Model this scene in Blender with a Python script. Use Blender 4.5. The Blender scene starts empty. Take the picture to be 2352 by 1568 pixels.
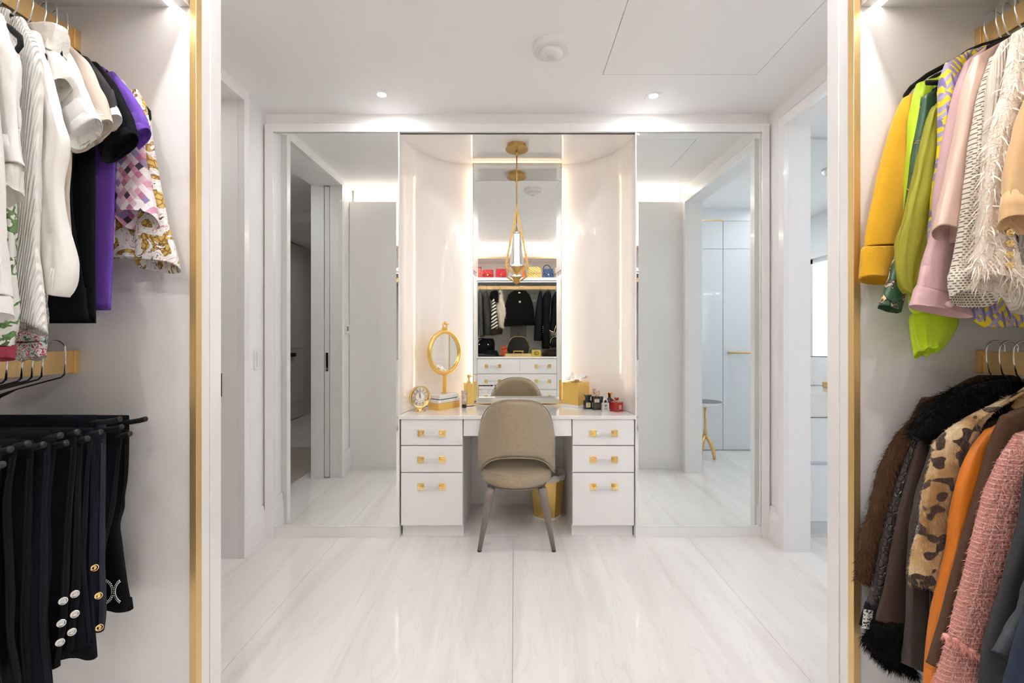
import bpy, bmesh, math, random
from mathutils import Vector, Matrix, noise
R = random.Random(7)
PI = math.pi
sc = bpy.context.scene
C = sc.collection
# ------------------------------------------------------------------ camera
F = 1030.0            # focal length in pixels of the 2352 x 1568 frame
VX, VY = 1183.0, 770.0
CH = 1.24             # camera height
cam = bpy.data.cameras.new('camera')
cam.sensor_width = 36.0
cam.lens = 36.0 * F / 2352
cam.shift_x = -(VX - 1176.0) / 2352
cam.shift_y = -(784.0 - VY) / 2352
cam.clip_start = 0.02
cam_o = bpy.data.objects.new('camera', cam)
C.objects.link(cam_o)
cam_o.location = (0, 0, CH)
cam_o.rotation_euler = (PI / 2, 0, 0)
sc.camera = cam_o
# ------------------------------------------------------------------ world: even daylight sky outside the bathroom window
w = bpy.data.worlds.new('sky')
sc.world = w
w.use_nodes = True
bg = w.node_tree.nodes['Background']
bg.inputs[0].default_value = (0.78, 0.89, 1.0, 1)
bg.inputs[1].default_value = 1.9
sc.view_settings.view_transform = 'Standard'
sc.view_settings.look = 'None'
sc.view_settings.gamma = 1.0
sc.view_settings.use_curve_mapping = False
sc.view_settings.exposure = 0.36
sc.cycles.max_bounces = 12
sc.cycles.diffuse_bounces = 7
sc.cycles.glossy_bounces = 6
sc.cycles.use_adaptive_sampling = True
sc.cycles.adaptive_threshold = 0.14
# lamp strengths (fittings: recessed spots, LED strips, pendant; aisle and hall fills are added)
E_SPOT, E_COVE, E_MIRROR, E_SHELF = 430.0, 9.0, 4.0, 7.5
WARM = (1.0, 0.91, 0.82)
SOFT = (0.965, 0.975, 0.985)

# ------------------------------------------------------------------ helpers
def P(x, y, Y):
    """photo pixel -> point on the plane at depth Y"""
    return Vector(((x - VX) * Y / F, Y, CH + (VY - y) * Y / F))
YM = 3.17             # plane of the vanity mirror
def PM(x, y, Y):
    """pixel seen in the vanity mirror -> point at depth Y in the closet behind the camera"""
    D = 2 * YM - Y
    return Vector(((x - VX) * D / F, Y, CH + (VY - y) * D / F))

class MB:
    def __init__(s):
        s.v = []; s.f = []
    def add(s, vs, fs):
        o = len(s.v)
        s.v += [Vector(p) for p in vs]
        s.f += [tuple(i + o for i in f) for f in fs]
        return s
    def box(s, x0, x1, y0, y1, z0, z1):
        if x0 > x1: x0, x1 = x1, x0
        if y0 > y1: y0, y1 = y1, y0
        if z0 > z1: z0, z1 = z1, z0
        return s.add([(x0,y0,z0),(x1,y0,z0),(x1,y1,z0),(x0,y1,z0),(x0,y0,z1),(x1,y0,z1),(x1,y1,z1),(x0,y1,z1)],
                     [(0,3,2,1),(4,5,6,7),(0,1,5,4),(1,2,6,5),(2,3,7,6),(3,0,4,7)])
    def prism(s, pts, z0, z1, axis='z'):
        n = len(pts)
        def m(p, h):
            return {'z': (p[0], p[1], h), 'y': (p[0], h, p[1]), 'x': (h, p[0], p[1])}[axis]
        vs = [m(p, z0) for p in pts] + [m(p, z1) for p in pts]
        fs = [tuple(range(n))[::-1], tuple(range(n, 2 * n))] + [(i, (i + 1) % n, n + (i + 1) % n, n + i) for i in range(n)]
        return s.add(vs, fs)
    def rings(s, rings, cap0=True, cap1=True):
        n = len(rings[0]); vs = [p for r in rings for p in r]; fs = []
        for i in range(len(rings) - 1):
            for k in range(n):
                a = i * n + k; b = i * n + (k + 1) % n
                fs.append((a, b, b + n, a + n))
        if cap0: fs.append(tuple(range(n))[::-1])
        if cap1: fs.append(tuple(range((len(rings) - 1) * n, len(rings) * n)))
        return s.add(vs, fs)
    def lathe(s, prof, c, seg=32, sx=1, sy=1, rot=0):
        rs = []
        for r, z in prof:
            rs.append([Vector((c[0] + sx * r * math.cos(2*PI*k/seg + rot), c[1] + sy * r * math.sin(2*PI*k/seg + rot), c[2] + z)) for k in range(seg)])
        return s.rings(rs)
    def tube(s, pts, r, seg=10, closed=False, flat=1.0, up=None):
        pts = [Vector(p) for p in pts]; n = len(pts); rs = []
        rad = r if isinstance(r, (list, tuple)) else [r] * n
        nrm = Vector(up) if up else None
        for i, p in enumerate(pts):
            a = pts[(i - 1) % n] if (closed or i > 0) else p
            b = pts[(i + 1) % n] if (closed or i < n - 1) else p
            t = (b - a).normalized()
            if nrm is None:
                nrm = Vector((0, 0, 1)) if abs(t.z) < .9 else Vector((0, 1, 0))
            u = (nrm - t * nrm.dot(t))
            u = u.normalized() if u.length > 1e-5 else t.orthogonal().normalized()
            if not up: nrm = u
            v = t.cross(u)
            rs.append([p + (u * math.cos(2*PI*k/seg) * flat + v * math.sin(2*PI*k/seg)) * rad[i] for k in range(seg)])
        if closed:
            rs.append(rs[0])
            return s.rings(rs, False, False)
        return s.rings(rs)
    def grid(s, fn, nu, nv):
        vs = [fn(i / nu, j / nv) for i in range(nu + 1) for j in range(nv + 1)]
        fs = [(i*(nv+1)+j, (i+1)*(nv+1)+j, (i+1)*(nv+1)+j+1, i*(nv+1)+j+1) for i in range(nu) for j in range(nv)]
        return s.add(vs, fs)
    def sphere(s, c, r, seg=16, sx=1, sy=1, sz=1):
        n = seg // 2; rs = []
        for i in range(1, n):
            a = PI * i / n
            rs.append([Vector((c[0]+sx*r*math.sin(a)*math.cos(2*PI*k/seg), c[1]+sy*r*math.sin(a)*math.sin(2*PI*k/seg), c[2]+sz*r*math.cos(a))) for k in range(seg)])
        rs = [[Vector((c[0], c[1], c[2]+sz*r))]*seg] + rs + [[Vector((c[0], c[1], c[2]-sz*r))]*seg]
        return s.rings(rs, False, False)
    def rotz(s, c, a, start=0):
        ca, sa = math.cos(a), math.sin(a)
        for p in s.v[start:]:
            x, y = p.x - c[0], p.y - c[1]
            p.x, p.y = c[0] + ca*x - sa*y, c[1] + sa*x + ca*y
        return s
    def build(s, name, mat, parent=None, smooth=False, bevel=0, segs=2, origin=None):
        me = bpy.data.meshes.new(name)
        if parent is not None:
            o0 = world_loc(parent)
        else:
            if origin is None:
                if s.v:
                    xs = [p.x for p in s.v]; ys = [p.y for p in s.v]; zs = [p.z for p in s.v]
                    origin = ((min(xs)+max(xs))/2, (min(ys)+max(ys))/2, min(zs))
                else: origin = (0, 0, 0)
            o0 = Vector(origin)
        me.from_pydata([tuple(p - o0) for p in s.v], [], s.f)
        me.validate(); me.update()
        bm = bmesh.new(); bm.from_mesh(me)
        bmesh.ops.remove_doubles(bm, verts=bm.verts, dist=1e-6)
        bmesh.ops.recalc_face_normals(bm, faces=bm.faces)
        bm.to_mesh(me); bm.free()
        if smooth:
            me.polygons.foreach_set('use_smooth', [True] * len(me.polygons))
        ob = bpy.data.objects.new(name, me); C.objects.link(ob)
        me.materials.append(mat)
        if parent is not None: ob.parent = parent
        else: ob.location = o0
        if bevel:
            b = ob.modifiers.new('bevel', 'BEVEL'); b.width = bevel; b.segments = segs; b.limit_method = 'ANGLE'; b.angle_limit = .6
            if smooth is None: pass
        if smooth and smooth != True:
            pass
        return ob
def world_loc(o):
    v = Vector((0, 0, 0))
    while o is not None:
        v = v + Vector(o.location); o = o.parent
    return v
def thing(name, label, cat, loc=(0,0,0), group=None):
    o = bpy.data.objects.new(name, None); C.objects.link(o)
    o.empty_display_size = .05
    o.location = loc; o['label'] = label; o['category'] = cat
    if group: o['group'] = group
    return o
def tag(o, label, cat, group=None):
    o['label'] = label; o['category'] = cat
    if group: o['group'] = group
    return o
def struct(name, mb, mat, parent=None, label=None, **k):
    o = mb.build(name, mat, parent, **k)
    if parent is None: o['kind'] = 'structure'
    if label: o['label'] = label
    return o
def box(*a): return MB().box(*a)

# ------------------------------------------------------------------ materials
def mat(name, col, rough=.5, metal=0, spec=.5, coat=0, trans=0, ior=1.45, bump=0, bscale=60, var=0, vscale=8, sheen=0, emit=None, estr=0, aniso=0, stretch=(1,1,1), alpha=1, sss=0):
    m = bpy.data.materials.new(name); m.use_nodes = True
    nt = m.node_tree; b = nt.nodes['Principled BSDF']
    b.inputs['Base Color'].default_value = (*col, 1)
    b.inputs['Roughness'].default_value = rough
    b.inputs['Metallic'].default_value = metal
    b.inputs['Specular IOR Level'].default_value = spec
    b.inputs['Coat Weight'].default_value = coat
    b.inputs['Coat Roughness'].default_value = .03
    b.inputs['Transmission Weight'].default_value = trans
    b.inputs['IOR'].default_value = ior
    b.inputs['Sheen Weight'].default_value = sheen
    b.inputs['Alpha'].default_value = alpha
    if emit:
        b.inputs['Emission Color'].default_value = (*emit, 1); b.inputs['Emission Strength'].default_value = estr
    if bump or var:
        tc = nt.nodes.new('ShaderNodeTexCoord'); mp = nt.nodes.new('ShaderNodeMapping')
        mp.inputs['Scale'].default_value = stretch
        nt.links.new(tc.outputs['Object'], mp.inputs['Vector'])
        if bump:
            n = nt.nodes.new('ShaderNodeTexNoise'); n.inputs['Scale'].default_value = bscale; n.inputs['Detail'].default_value = 4
            bp = nt.nodes.new('ShaderNodeBump'); bp.inputs['Strength'].default_value = bump; bp.inputs['Distance'].default_value = .004
            nt.links.new(mp.outputs[0], n.inputs['Vector']); nt.links.new(n.outputs[0], bp.inputs['Height']); nt.links.new(bp.outputs[0], b.inputs['Normal'])
        if var:
            n = nt.nodes.new('ShaderNodeTexNoise'); n.inputs['Scale'].default_value = vscale; n.inputs['Detail'].default_value = 5
            mx = nt.nodes.new('ShaderNodeMix'); mx.data_type = 'RGBA'
            mx.inputs[6].default_value = (*[c * (1 - var) for c in col], 1); mx.inputs[7].default_value = (*[min(1, c * (1 + var)) for c in col], 1)
            nt.links.new(mp.outputs[0], n.inputs['Vector']); nt.links.new(n.outputs[0], mx.inputs[0]); nt.links.new(mx.outputs[2], b.inputs['Base Color'])
    return m
def nd(m, t, **k):
    n = m.node_tree.nodes.new('ShaderNode' + t)
    for a, v in k.items(): setattr(n, a, v)
    return n
def lk(m, a, b): m.node_tree.links.new(a, b)
def ramp(m, fac, stops, const=False):
    r = nd(m, 'ValToRGB'); e = r.color_ramp.elements
    r.color_ramp.interpolation = 'CONSTANT' if const else 'LINEAR'
    while len(e) < len(stops): e.new(.5)
    for i, (p, c) in enumerate(stops):
        e[i].position = p; e[i].color = (*c, 1)
    lk(m, fac, r.inputs[0]); return r.outputs[0]
def bsdf(m): return m.node_tree.nodes['Principled BSDF']
def coords(m, scale=(1,1,1), rot=(0,0,0), kind='Object'):
    tc = nd(m, 'TexCoord'); mp = nd(m, 'Mapping')
    mp.inputs['Scale'].default_value = scale; mp.inputs['Rotation'].default_value = rot
    lk(m, tc.outputs[kind], mp.inputs['Vector']); return mp.outputs[0]
def math_(m, op, a, b=None):
    n = nd(m, 'Math', operation=op)
    for i, v in ((0, a), (1, b)):
        if v is None: continue
        if isinstance(v, (int, float)): n.inputs[i].default_value = v
        else: lk(m, v, n.inputs[i])
    return n.outputs[0]
def xz(m, sx=1, sz=1, shear=0):
    """texture plane of a hanging garment: (x + shear*z, z)"""
    tc = nd(m, 'TexCoord'); sp_ = nd(m, 'SeparateXYZ'); lk(m, tc.outputs['Object'], sp_.inputs[0])
    cb = nd(m, 'CombineXYZ'); lk(m, math_(m, 'MULTIPLY', math_(m, 'ADD', sp_.outputs[0], math_(m, 'MULTIPLY', sp_.outputs[2], shear)), sx), cb.inputs[0]); lk(m, math_(m, 'MULTIPLY', sp_.outputs[2], sz), cb.inputs[1])
    return cb.outputs[0]
def add_bump(m, h, strength=.5, dist=.003):
    bp = nd(m, 'Bump'); bp.inputs['Strength'].default_value = strength; bp.inputs['Distance'].default_value = dist
    lk(m, h, bp.inputs['Height']); lk(m, bp.outputs[0], bsdf(m).inputs['Normal'])

M = {}
M['lacquer'] = mat('white_lacquer', (.90, .885, .875), .22, coat=.3)
M['gloss'] = mat('white_gloss_panel', (.91, .89, .88), .12, coat=.8)
M['paint'] = mat('white_wall_paint', (.91, .90, .893), .45)
M['ceil'] = mat('ceiling_paint', (.94, .93, .923), .6)
M['gloss_ceiling'] = mat('gloss_ceiling', (.91, .89, .88), .1, coat=.5)
M['gap'] = mat('shadow_gap', (.06, .055, .05), .8)
M['mirror'] = mat('mirror_glass', (.90, .925, .91), 0.0, metal=1)
M['gold'] = mat('brushed_gold', (.82, .58, .27), .4, metal=.8, bump=.05, bscale=300, stretch=(1, 1, .03))
M['goldmatte'] = mat('satin_gold', (.86, .60, .20), .3, metal=1)
M['goldpol'] = mat('polished_gold', (.95, .70, .30), .12, metal=1)
M['goldflat'] = mat('gold_leaf_box', (.90, .61, .18), .38, metal=.7)
M['brass'] = mat('pendant_brass', (.62, .40, .13), .36, metal=.9)
M['chrome'] = mat('chrome', (.85, .85, .85), .12, metal=1)
M['silver'] = mat('silver', (.8, .8, .8), .2, metal=1)
def clear_mat(name, fac):
    m = bpy.data.materials.new(name); m.use_nodes = True; nt = m.node_tree
    nt.nodes.remove(nt.nodes['Principled BSDF']); out = nt.nodes['Material Output']
    t = nt.nodes.new('ShaderNodeBsdfTransparent'); gl = nt.nodes.new('ShaderNodeBsdfGlossy'); gl.inputs['Roughness'].default_value = .05
    mx = nt.nodes.new('ShaderNodeMixShader'); mx.inputs[0].default_value = fac
    nt.links.new(t.outputs[0], mx.inputs[1]); nt.links.new(gl.outputs[0], mx.inputs[2]); nt.links.new(mx.outputs[0], out.inputs[0])
    return m
M['acrylic'] = clear_mat('clear_acrylic', .28)
M['glass'] = mat('clear_glass', (.97, .98, .98), .02, trans=1, ior=1.45)
M['black'] = mat('black_plastic', (.015, .015, .016), .35)
M['velvet'] = mat('black_velvet', (.006, .006, .007), .8, spec=.3, sheen=.05, bump=.3, bscale=500)
M['white_plastic'] = mat('white_plastic', (.82, .81, .80), .4)
M['spot'] = mat('spot_lens', (1, 1, 1), .5, emit=SOFT, estr=E_SPOT)
M['fill_aisle'] = mat('fill_lens_aisle', (1, 1, 1), .5, emit=SOFT, estr=E_SPOT*2.0)  # lens of the fill lights added over the aisle, out of view
M['fill_hall'] = mat('fill_lens_hall', (1, 1, 1), .5, emit=SOFT, estr=E_SPOT*1.4)  # lens of the fill lights added in the hall, out of view
M['cove'] = mat('led_cove', (1, 1, 1), .5, emit=WARM, estr=E_COVE)
M['fill_strip_aisle'] = mat('led_fill_aisle', (1, 1, 1), .5, emit=(1, .98, .97), estr=130)  # glow of the strips added above the side closets as fill
M['led_mirror'] = mat('led_mirror', (1, 1, 1), .5, emit=(1, .78, .55), estr=E_MIRROR)
M['led_shelf'] = mat('led_shelf', (1, 1, 1), .5, emit=(1, .95, .91), estr=E_SHELF)
M['marble'] = mat('white_marble', (.80, .79, .775), .15, coat=.4, var=.05, vscale=18)

def marble_floor():
    m = mat('marble_floor', (.8, .78, .76), .07, spec=.6)
    v = coords(m, (2.2, .20, 1))
    n1 = nd(m, 'TexNoise'); n1.inputs['Scale'].default_value = 2.6; n1.inputs['Detail'].default_value = 9; n1.inputs['Roughness'].default_value = .62; n1.inputs['Distortion'].default_value = 1.2
    lk(m, v, n1.inputs['Vector'])
    base = ramp(m, n1.outputs[0], [(.25, (.75, .70, .675)), (.42, (.835, .80, .78)), (.56, (.885, .86, .84)), (.75, (.90, .88, .865))])
    v2 = coords(m, (3.4, .42, 1), (0, 0, .12))
    n2 = nd(m, 'TexNoise'); n2.inputs['Scale'].default_value = 1.7; n2.inputs['Detail'].default_value = 12; n2.inputs['Roughness'].default_value = .55; n2.inputs['Distortion'].default_value = 2.0
    lk(m, v2, n2.inputs['Vector'])
    vein = ramp(m, n2.outputs[0], [(.488, (1, 1, 1)), (.5, (.86, .84, .835)), (.512, (1, 1, 1))])
    mx = nd(m, 'Mix', data_type='RGBA', blend_type='MULTIPLY'); mx.inputs[0].default_value = .45
    lk(m, base, mx.inputs[6]); lk(m, vein, mx.inputs[7]); lk(m, mx.outputs[2], bsdf(m).inputs['Base Color'])
    return m
M['floor'] = marble_floor()
M['wood'] = mat('pale_wood_floor', (.55, .48, .44), .3, var=.06, vscale=6, stretch=(1, 12, 1))
# ------------------------------------------------------------------ setting: floor, ceiling, walls
XL, XR = -1.54, 1.565          # left and right wall of the dressing room
YV = 2.76                      # wall carrying the vanity and the tall mirrors
YP = 1.33                      # face of the closet partitions towards the vanity
HC = 2.61                      # ceiling height
JL, JR = -0.8716, 0.926        # inner jambs of the closet opening
YE = 1.232                     # closet end panels (face towards the camera)
YD = -0.45                     # front of the dresser in the rear closet
HT = 2.48                      # top of the partitions, cove above

fl = struct('floor', box(-4.6, 3.55, -3.4, 3.5, -.08, -.012), mat('floor_bed', (.55, .53, .51), .8))
xs = [-1.87, -1.08, -.01, 1.06, 2.13, 3.2, 3.5]
ys = [-1.15, .62, 2.76, 3.45]
k = 0
for i in range(len(xs) - 1):
    for j in range(len(ys) - 1):
        g = .0007
        struct('floor_slab', box(xs[i]+g, xs[i+1]-g, ys[j]+g, ys[j+1]-g, -.012, 0), M['floor'], fl)
# hall floor: pale planks near the door, marble further on
px = [-1.87 - .19*i for i in range(15)]
for i in range(14):
    struct('floor_plank', box(px[i+1]+.0008, px[i]-.0008, .50, 3.45, -.012, 0), M['wood'], fl)
for i in range(3):
    for j in range(4):
        struct('floor_slab', box(-1.87-.9*(i+1)+.001, -1.87-.9*i-.001, -3.35+.96*j, -3.35+.96*(j+1)-.002, -.012, 0), M['floor'], fl)

ce = struct('ceiling', box(-4.6, 3.55, -3.4, 3.5, HC + .04, HC + .08), M['gap'])
def ceil_piece(x0, x1, y0, y1, name='ceiling_board'):
    return struct(name, box(x0, x1, y0, y1, HC, HC + .04), M['ceil'], ce)
AX0, AX1, AY0, AY1 = .4605, 1.2716, 1.81, 2.36
g = .003
ceil_piece(-4.6, AX0, .0, 3.5); ceil_piece(AX1, 3.55, .0, 3.5)
ceil_piece(AX0, AX1, .0, AY0); ceil_piece(AX0, AX1, AY1, 3.5)
ceil_piece(AX0+g, AX1-g, AY0+g, AY1-g, 'access_panel')
# closet end of the ceiling with its own access panel
BX0, BX1, BY0, BY1 = -.465, .50, -.05, -.38
ceil_piece(-4.6, BX0, -3.4, 0); ceil_piece(BX1, 3.55, -3.4, 0)
ceil_piece(BX0, BX1, -3.4, BY1); ceil_piece(BX0, BX1, BY0, 0)
ceil_piece(BX0+g, BX1-g, BY1+g, BY0-g, 'access_panel')

# vanity wall: solid behind the tall mirrors, niche in the middle
NXL, NXR = -.706, .735
struct('wall_vanity', MB().box(-1.90, NXL - .006, YV + .02, 3.45, 0, HC).box(NXR + .006, XR+.14, YV + .02, 3.45, 0, HC)
       .box(NXL - .006, NXR + .006, YV + .02, 3.45, HT + .0, HC).box(NXL - .006, NXR + .006, 3.31, 3.45, 0, HT), M['paint'])
# curved niche lining
def niche_pts():
    pts = []
    cl, cr, a, b = -.30, .33, .406, .49
    for i in range(25):
        t = PI/2 * i / 24
        pts.append((cl - a*math.cos(t), 2.755 + b*math.sin(t)))
    for i in range(25):
        t = PI/2 * (1 - i/24)
        pts.append((cr + (NXR-cr)*math.cos(t), 2.755 + b*math.sin(t)))
    return pts
np_ = niche_pts()
lin = MB()
rs = [[Vector((x, y, z)) for z in (.752, HT)] for x, y in np_]
for i in range(len(np_) - 1):
    lin.add([rs[i][0], rs[i+1][0], rs[i+1][1], rs[i][1]], [(0, 1, 2, 3)])
o = struct('wall_niche', lin, M['gloss'], smooth=True)
o = struct('ceiling_niche', MB().prism([(NXL, YV)] + np_ + [(NXR, YV)], HT - .004, HT - .0005), M['gloss_ceiling'])
# frame round the mirrors and niche
struct('trim_1', MB().box(XL+.012, NXL-.772, 2.735, YV+.02, 0, 2.531).box(1.508, XR-.012, 2.735, YV+.02, 0, 2.531)
       .box(NXL-.772, 1.508, 2.735, YV+.02, HT+.002, 2.531), M['lacquer'], bevel=.001)
struct('trim_2', MB().box(NXL-.006, NXL, 2.735, YV+.02, .0, HT+.002).box(NXR, NXR+.006, 2.735, YV+.02, 0, HT+.002), M['lacquer'])
struct('baseboard_vanity', MB().box(NXL-.772, NXL-.006, 2.75, YV+.02, 0, .066).box(NXR+.006, 1.508, 2.75, YV+.02, 0, .066), M['lacquer'])

# left wall with the pocket door opening
LY0, LY1, LH = 1.59, 2.49, 2.545
TL = .235
struct('wall_left', MB().box(XL-TL, XL, LY1, YV+.02, 0, HC).box(XL-TL, XL, YP-.1, LY0-.045, 0, HC).box(XL-TL, XL, LY0-.045, LY1, LH, HC)
       .box(XL-.07, XL, LY0-.045, LY0, 0, LH).box(XL-TL, XL-.125, LY0-.045, LY0, 0, LH), M['paint'])
struct('trim_3', MB().box(XL, XL+.038, LY1, LY1+.045, 0, HC).box(XL, XL+.038, LY0-.045, LY0, 0, HC).box(XL, XL+.038, LY0, LY1, LH, HC), M['lacquer'], bevel=.001)
d = struct('door_1', box(XL-.118, XL-.077, 1.30, LY0-.006, .008, LH-.01), M['lacquer'])
d2 = struct('edge_latch', box(XL-.108, XL-.087, LY0-.006, LY0-.003, .93, 1.09), mat('dark_bronze', (.05, .047, .045), .35, metal=.8), d)
struct('keyhole_plate', box(XL-.103, XL-.092, LY0-.003, LY0-.0015, .94, .96), M['silver'], d2)
struct('trim_4', box(XL-.108, XL-.087, LY1-.003, LY1+.0005, .90, 1.03), mat('strike_plate', (.12, .09, .05), .4, metal=.8))
def baseboard(name, wx, sgn, y0, y1):
    pr = [(wx, 0), (wx+sgn*.022, 0), (wx+sgn*.022, .035), (wx+sgn*.018, .037), (wx+sgn*.018, .13), (wx+sgn*.010, .175), (wx+sgn*.010, .20), (wx, .205)]
    b = struct(name, MB().prism(pr, y0, y1, 'y'), M['lacquer'])
baseboard('baseboard_left', XL, 1, LY1+.045, 2.735)
baseboard('baseboard_left_2', XL, 1, YP, LY0-.045)
# right wall with the cased opening to the bathroom
RY0, RY1, RH = 1.44, 2.565, 2.445
TR = .125
struct('wall_right', MB().box(XR, XR+TR, RY1, YV+.02, 0, HC).box(XR, XR+TR, YP-.1, RY0, 0, HC).box(XR, XR+TR, RY0, RY1, RH, HC), M['paint'])
struct('trim_5', MB().box(XR-.03, XR, RY1, RY1+.05, 0, 2.50).box(XR-.03, XR, RY0-.05, RY0, 0, 2.50).box(XR-.03, XR, RY0, RY1, RH, 2.50), M['lacquer'], bevel=.001)
baseboard('baseboard_right', XR, -1, RY1+.05, 2.735)
baseboard('baseboard_right_2', XR, -1, YP, RY0-.05)

# closet partitions (their room side is the glossy panel seen in the tall mirrors)
def partition(name, x0, x1, inner):
    mb = MB().box(x0, x1, YE+.052, YP, 0, HT)
    struct(name, mb, M['gloss'], bevel=.001)
    k = .0025 if inner < 0 else -.0025
    struct('trim_22' if inner < 0 else 'trim_23', box(x0 if inner < 0 else inner-k, inner-k if inner < 0 else x1, YE+.017, YE+.0505, 0, HT), M['lacquer'], bevel=.001)
partition('wall_partition_left', XL+.004, JL, JL)
partition('wall_partition_right', JR, XR-.004, JR)
# panel towards the clothes + gold edge profile
for nm, x0, x1, s in (('left', -1.50, JL-.019, -1), ('right', JR+.019, 1.545, 1)):
    struct('wall_closet_end_' + nm, box(x0, x1, YE, YE+.016, 0, HC-.004), M['lacquer'])
    e = JL if s < 0 else JR
    struct('trim_' + ('6' if s < 0 else '7'), box(e + s*.0185, e, YE-.006, YE+.016, 0, HT), M['gold'], bevel=.001)
    # shelf over the hanging rail with its LED channel and fascia
    sx0, sx1 = e + s*.003, (x0 if s < 0 else x1)
    st = struct('trim_' + ('8' if s < 0 else '9'), MB().box(sx1, e+s*.078, YD, YE, 2.142, 2.172).box(e+s*.052, e+s*.022, YD, YE, 2.142, 2.172).box(sx1, e+s*.022, YD, YE, 2.172, 2.19), M['lacquer'])
    struct('led_strip', box(e+s*.054, e+s*.076, YD, YE-.01, 2.150, 2.154), M['led_shelf'], st)
    # closet carcass: back, fascia over the shelf
    bx = x0 if s < 0 else x1
    struct('wall_closet_back_' + nm, box(bx, bx+s*.02, YD-.6, YE+.016, 0, HC), M['lacquer'])
    struct('trim_' + ('10' if s < 0 else '11'), box(bx, e+s*.04, YD, YE, 0, .09), M['lacquer'])
for nm, e, s, bx, i in (('left', JL, -1, -1.50, 20), ('right', JR, 1, 1.545, 21)):
    t_ = struct('trim_%d' % i, MB().box(e + s*.003, e + s*.02, YD, YE-.008, 2.192, HT).box(e + s*.02, bx, YD, YE-.008, HT-.05, HT-.03), M['lacquer'])
    struct('led_strip', box(e + s*.06, e + s*.09, YD+.05, YE-.05, HT-.028, HT-.022), M['fill_strip_aisle'], t_)  # unseen strip added to brighten the aisle ceiling and the clothes
# coves on top of the partitions: ledge strips
for nm, x0, x1, i in (('left', XL+.02, JL, 12), ('right', JR, XR-.02, 13)):
    t_ = struct('trim_%d' % i, box(x0, x1, YE+.02, YE+.028, HT, HC), M['paint'])
    struct('led_strip', box(x0+.02, x1-.02, YE+.034, YE+.050, HT+.001, HT+.005), M['cove'], t_)
    struct('led_strip', box(x0+.02, x1-.02, YE+.030, YE+.036, HC-.020, HC-.004), M['cove'], t_)
# rear closet shell
struct('wall_closet_rear', box(-1.52, 1.57, -1.08, -1.05, 0, HC), mat('closet_back_panel', (.80, .78, .76), .3))
struct('wall_rear_left', box(-1.50, JL-.03, YD-.03, YD-.005, 0, HT), M['lacquer'])
struct('wall_rear_right', box(JR+.03, 1.545, YD-.03, YD-.005, 0, HT), M['lacquer'])
struct('wall_rear_side_left', box(JL-.03, JL-.01, -1.05, YD-.005, 0, HT), M['lacquer'])
struct('wall_rear_side_right', box(JR+.01, JR+.03, -1.05, YD-.005, 0, HT), M['lacquer'])
t_ = struct('trim_14', MB().box(JL-.01, JR+.01, YD-.02, YD, 2.425, HT).box(JL-.01, JR+.01, -1.05, YD-.02, 2.43, 2.45).box(-1.5, 1.545, YD-.18, YD-.16, HT-.03, HC), M['lacquer'])
struct('gold_profile', box(JL-.01, JR+.01, YD-.004, YD+.004, 2.405, 2.425), M['gold'], t_)
struct('led_strip', box(JL, JR, YD-.06, YD-.04, HT-.028, HT-.022), M['cove'], t_)
struct('led_strip', box(JL, JR, YD-.158, YD-.150, HC-.022, HC-.004), M['cove'], t_)
struct('led_strip', box(JL, JR, YD-.045, YD-.025, 2.418, 2.424), M['led_shelf'], t_)

# hall beyond the pocket door
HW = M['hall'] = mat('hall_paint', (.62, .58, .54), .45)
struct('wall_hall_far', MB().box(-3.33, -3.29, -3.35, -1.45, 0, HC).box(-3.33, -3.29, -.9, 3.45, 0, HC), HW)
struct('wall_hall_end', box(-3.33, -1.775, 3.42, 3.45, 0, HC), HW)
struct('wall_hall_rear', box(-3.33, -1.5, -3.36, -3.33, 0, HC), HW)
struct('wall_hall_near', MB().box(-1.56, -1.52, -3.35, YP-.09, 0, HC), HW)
struct('trim_15', MB().box(-3.29, -1.775, .40, .49, 2.497, HC).box(-1.84, -1.775, .40, .49, 0, 2.497).box(-3.29, -3.2, .40, .49, 0, 2.497), M['lacquer'])
struct('trim_16', MB().box(-2.9, -2.35, -1.6, -1.5, HC-.02, HC), M['black'])
M['panel'] = mat('hall_panel', (.66, .62, .57), .4)
d = struct('door_2', box(-3.29, -3.262, -1.42, -.92, .01, HC-.02), M['panel'])
for z0, z1 in ((.25, .85), (1.05, 2.35)):
    struct('raised_panel', box(-3.262, -3.252, -1.34, -1.0, z0, z1), M['panel'], d, bevel=.004)
struct('pull_bar', box(-3.262, -3.215, -1.10, -.80, .93, .985), M['black'], d)
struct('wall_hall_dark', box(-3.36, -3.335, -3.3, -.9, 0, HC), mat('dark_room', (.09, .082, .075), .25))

# bathroom beyond the right opening
BXR = 3.42
M['bath'] = mat('bath_paint', (.82, .84, .86), .35)
M['bathgloss'] = mat('bath_back_painted_glass', (.78, .80, .82), .06, coat=.6)
struct('wall_bath_vanity', box(XR+TR, BXR+.03, 3.12, 3.15, 0, HC), M['bath'])
struct('wall_bath_near', box(XR+TR, BXR+.03, .60, .64, 0, HC), M['bath'])
wp = struct('trim_17', box(1.72, BXR, .64, .652, 2.476, HC), M['bath'])
for x0, x1 in ((1.70, 2.237), (2.243, 2.79), (2.796, 3.40)):
    for z0, z1 in ((.012, 2.168), (2.172, 2.47)):
        struct('glass_panel', box(x0, x1, .642, .660, z0, z1), M['bathgloss'], wp)
struct('gold_channel', box(1.70, 2.237, .642, .662, 2.471, 2.486), M['gold'], wp)
WY0, WY1, WZ0, WZ1 = .95, 2.45, .75, 2.12
struct('wall_bath_window', MB().box(BXR, BXR+.1, .6, WY0, 0, HC).box(BXR, BXR+.1, WY1, 3.15, 0, HC).box(BXR, BXR+.1, WY0, WY1, 0, WZ0).box(BXR, BXR+.1, WY0, WY1, WZ1, HC), M['bath'])
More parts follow.
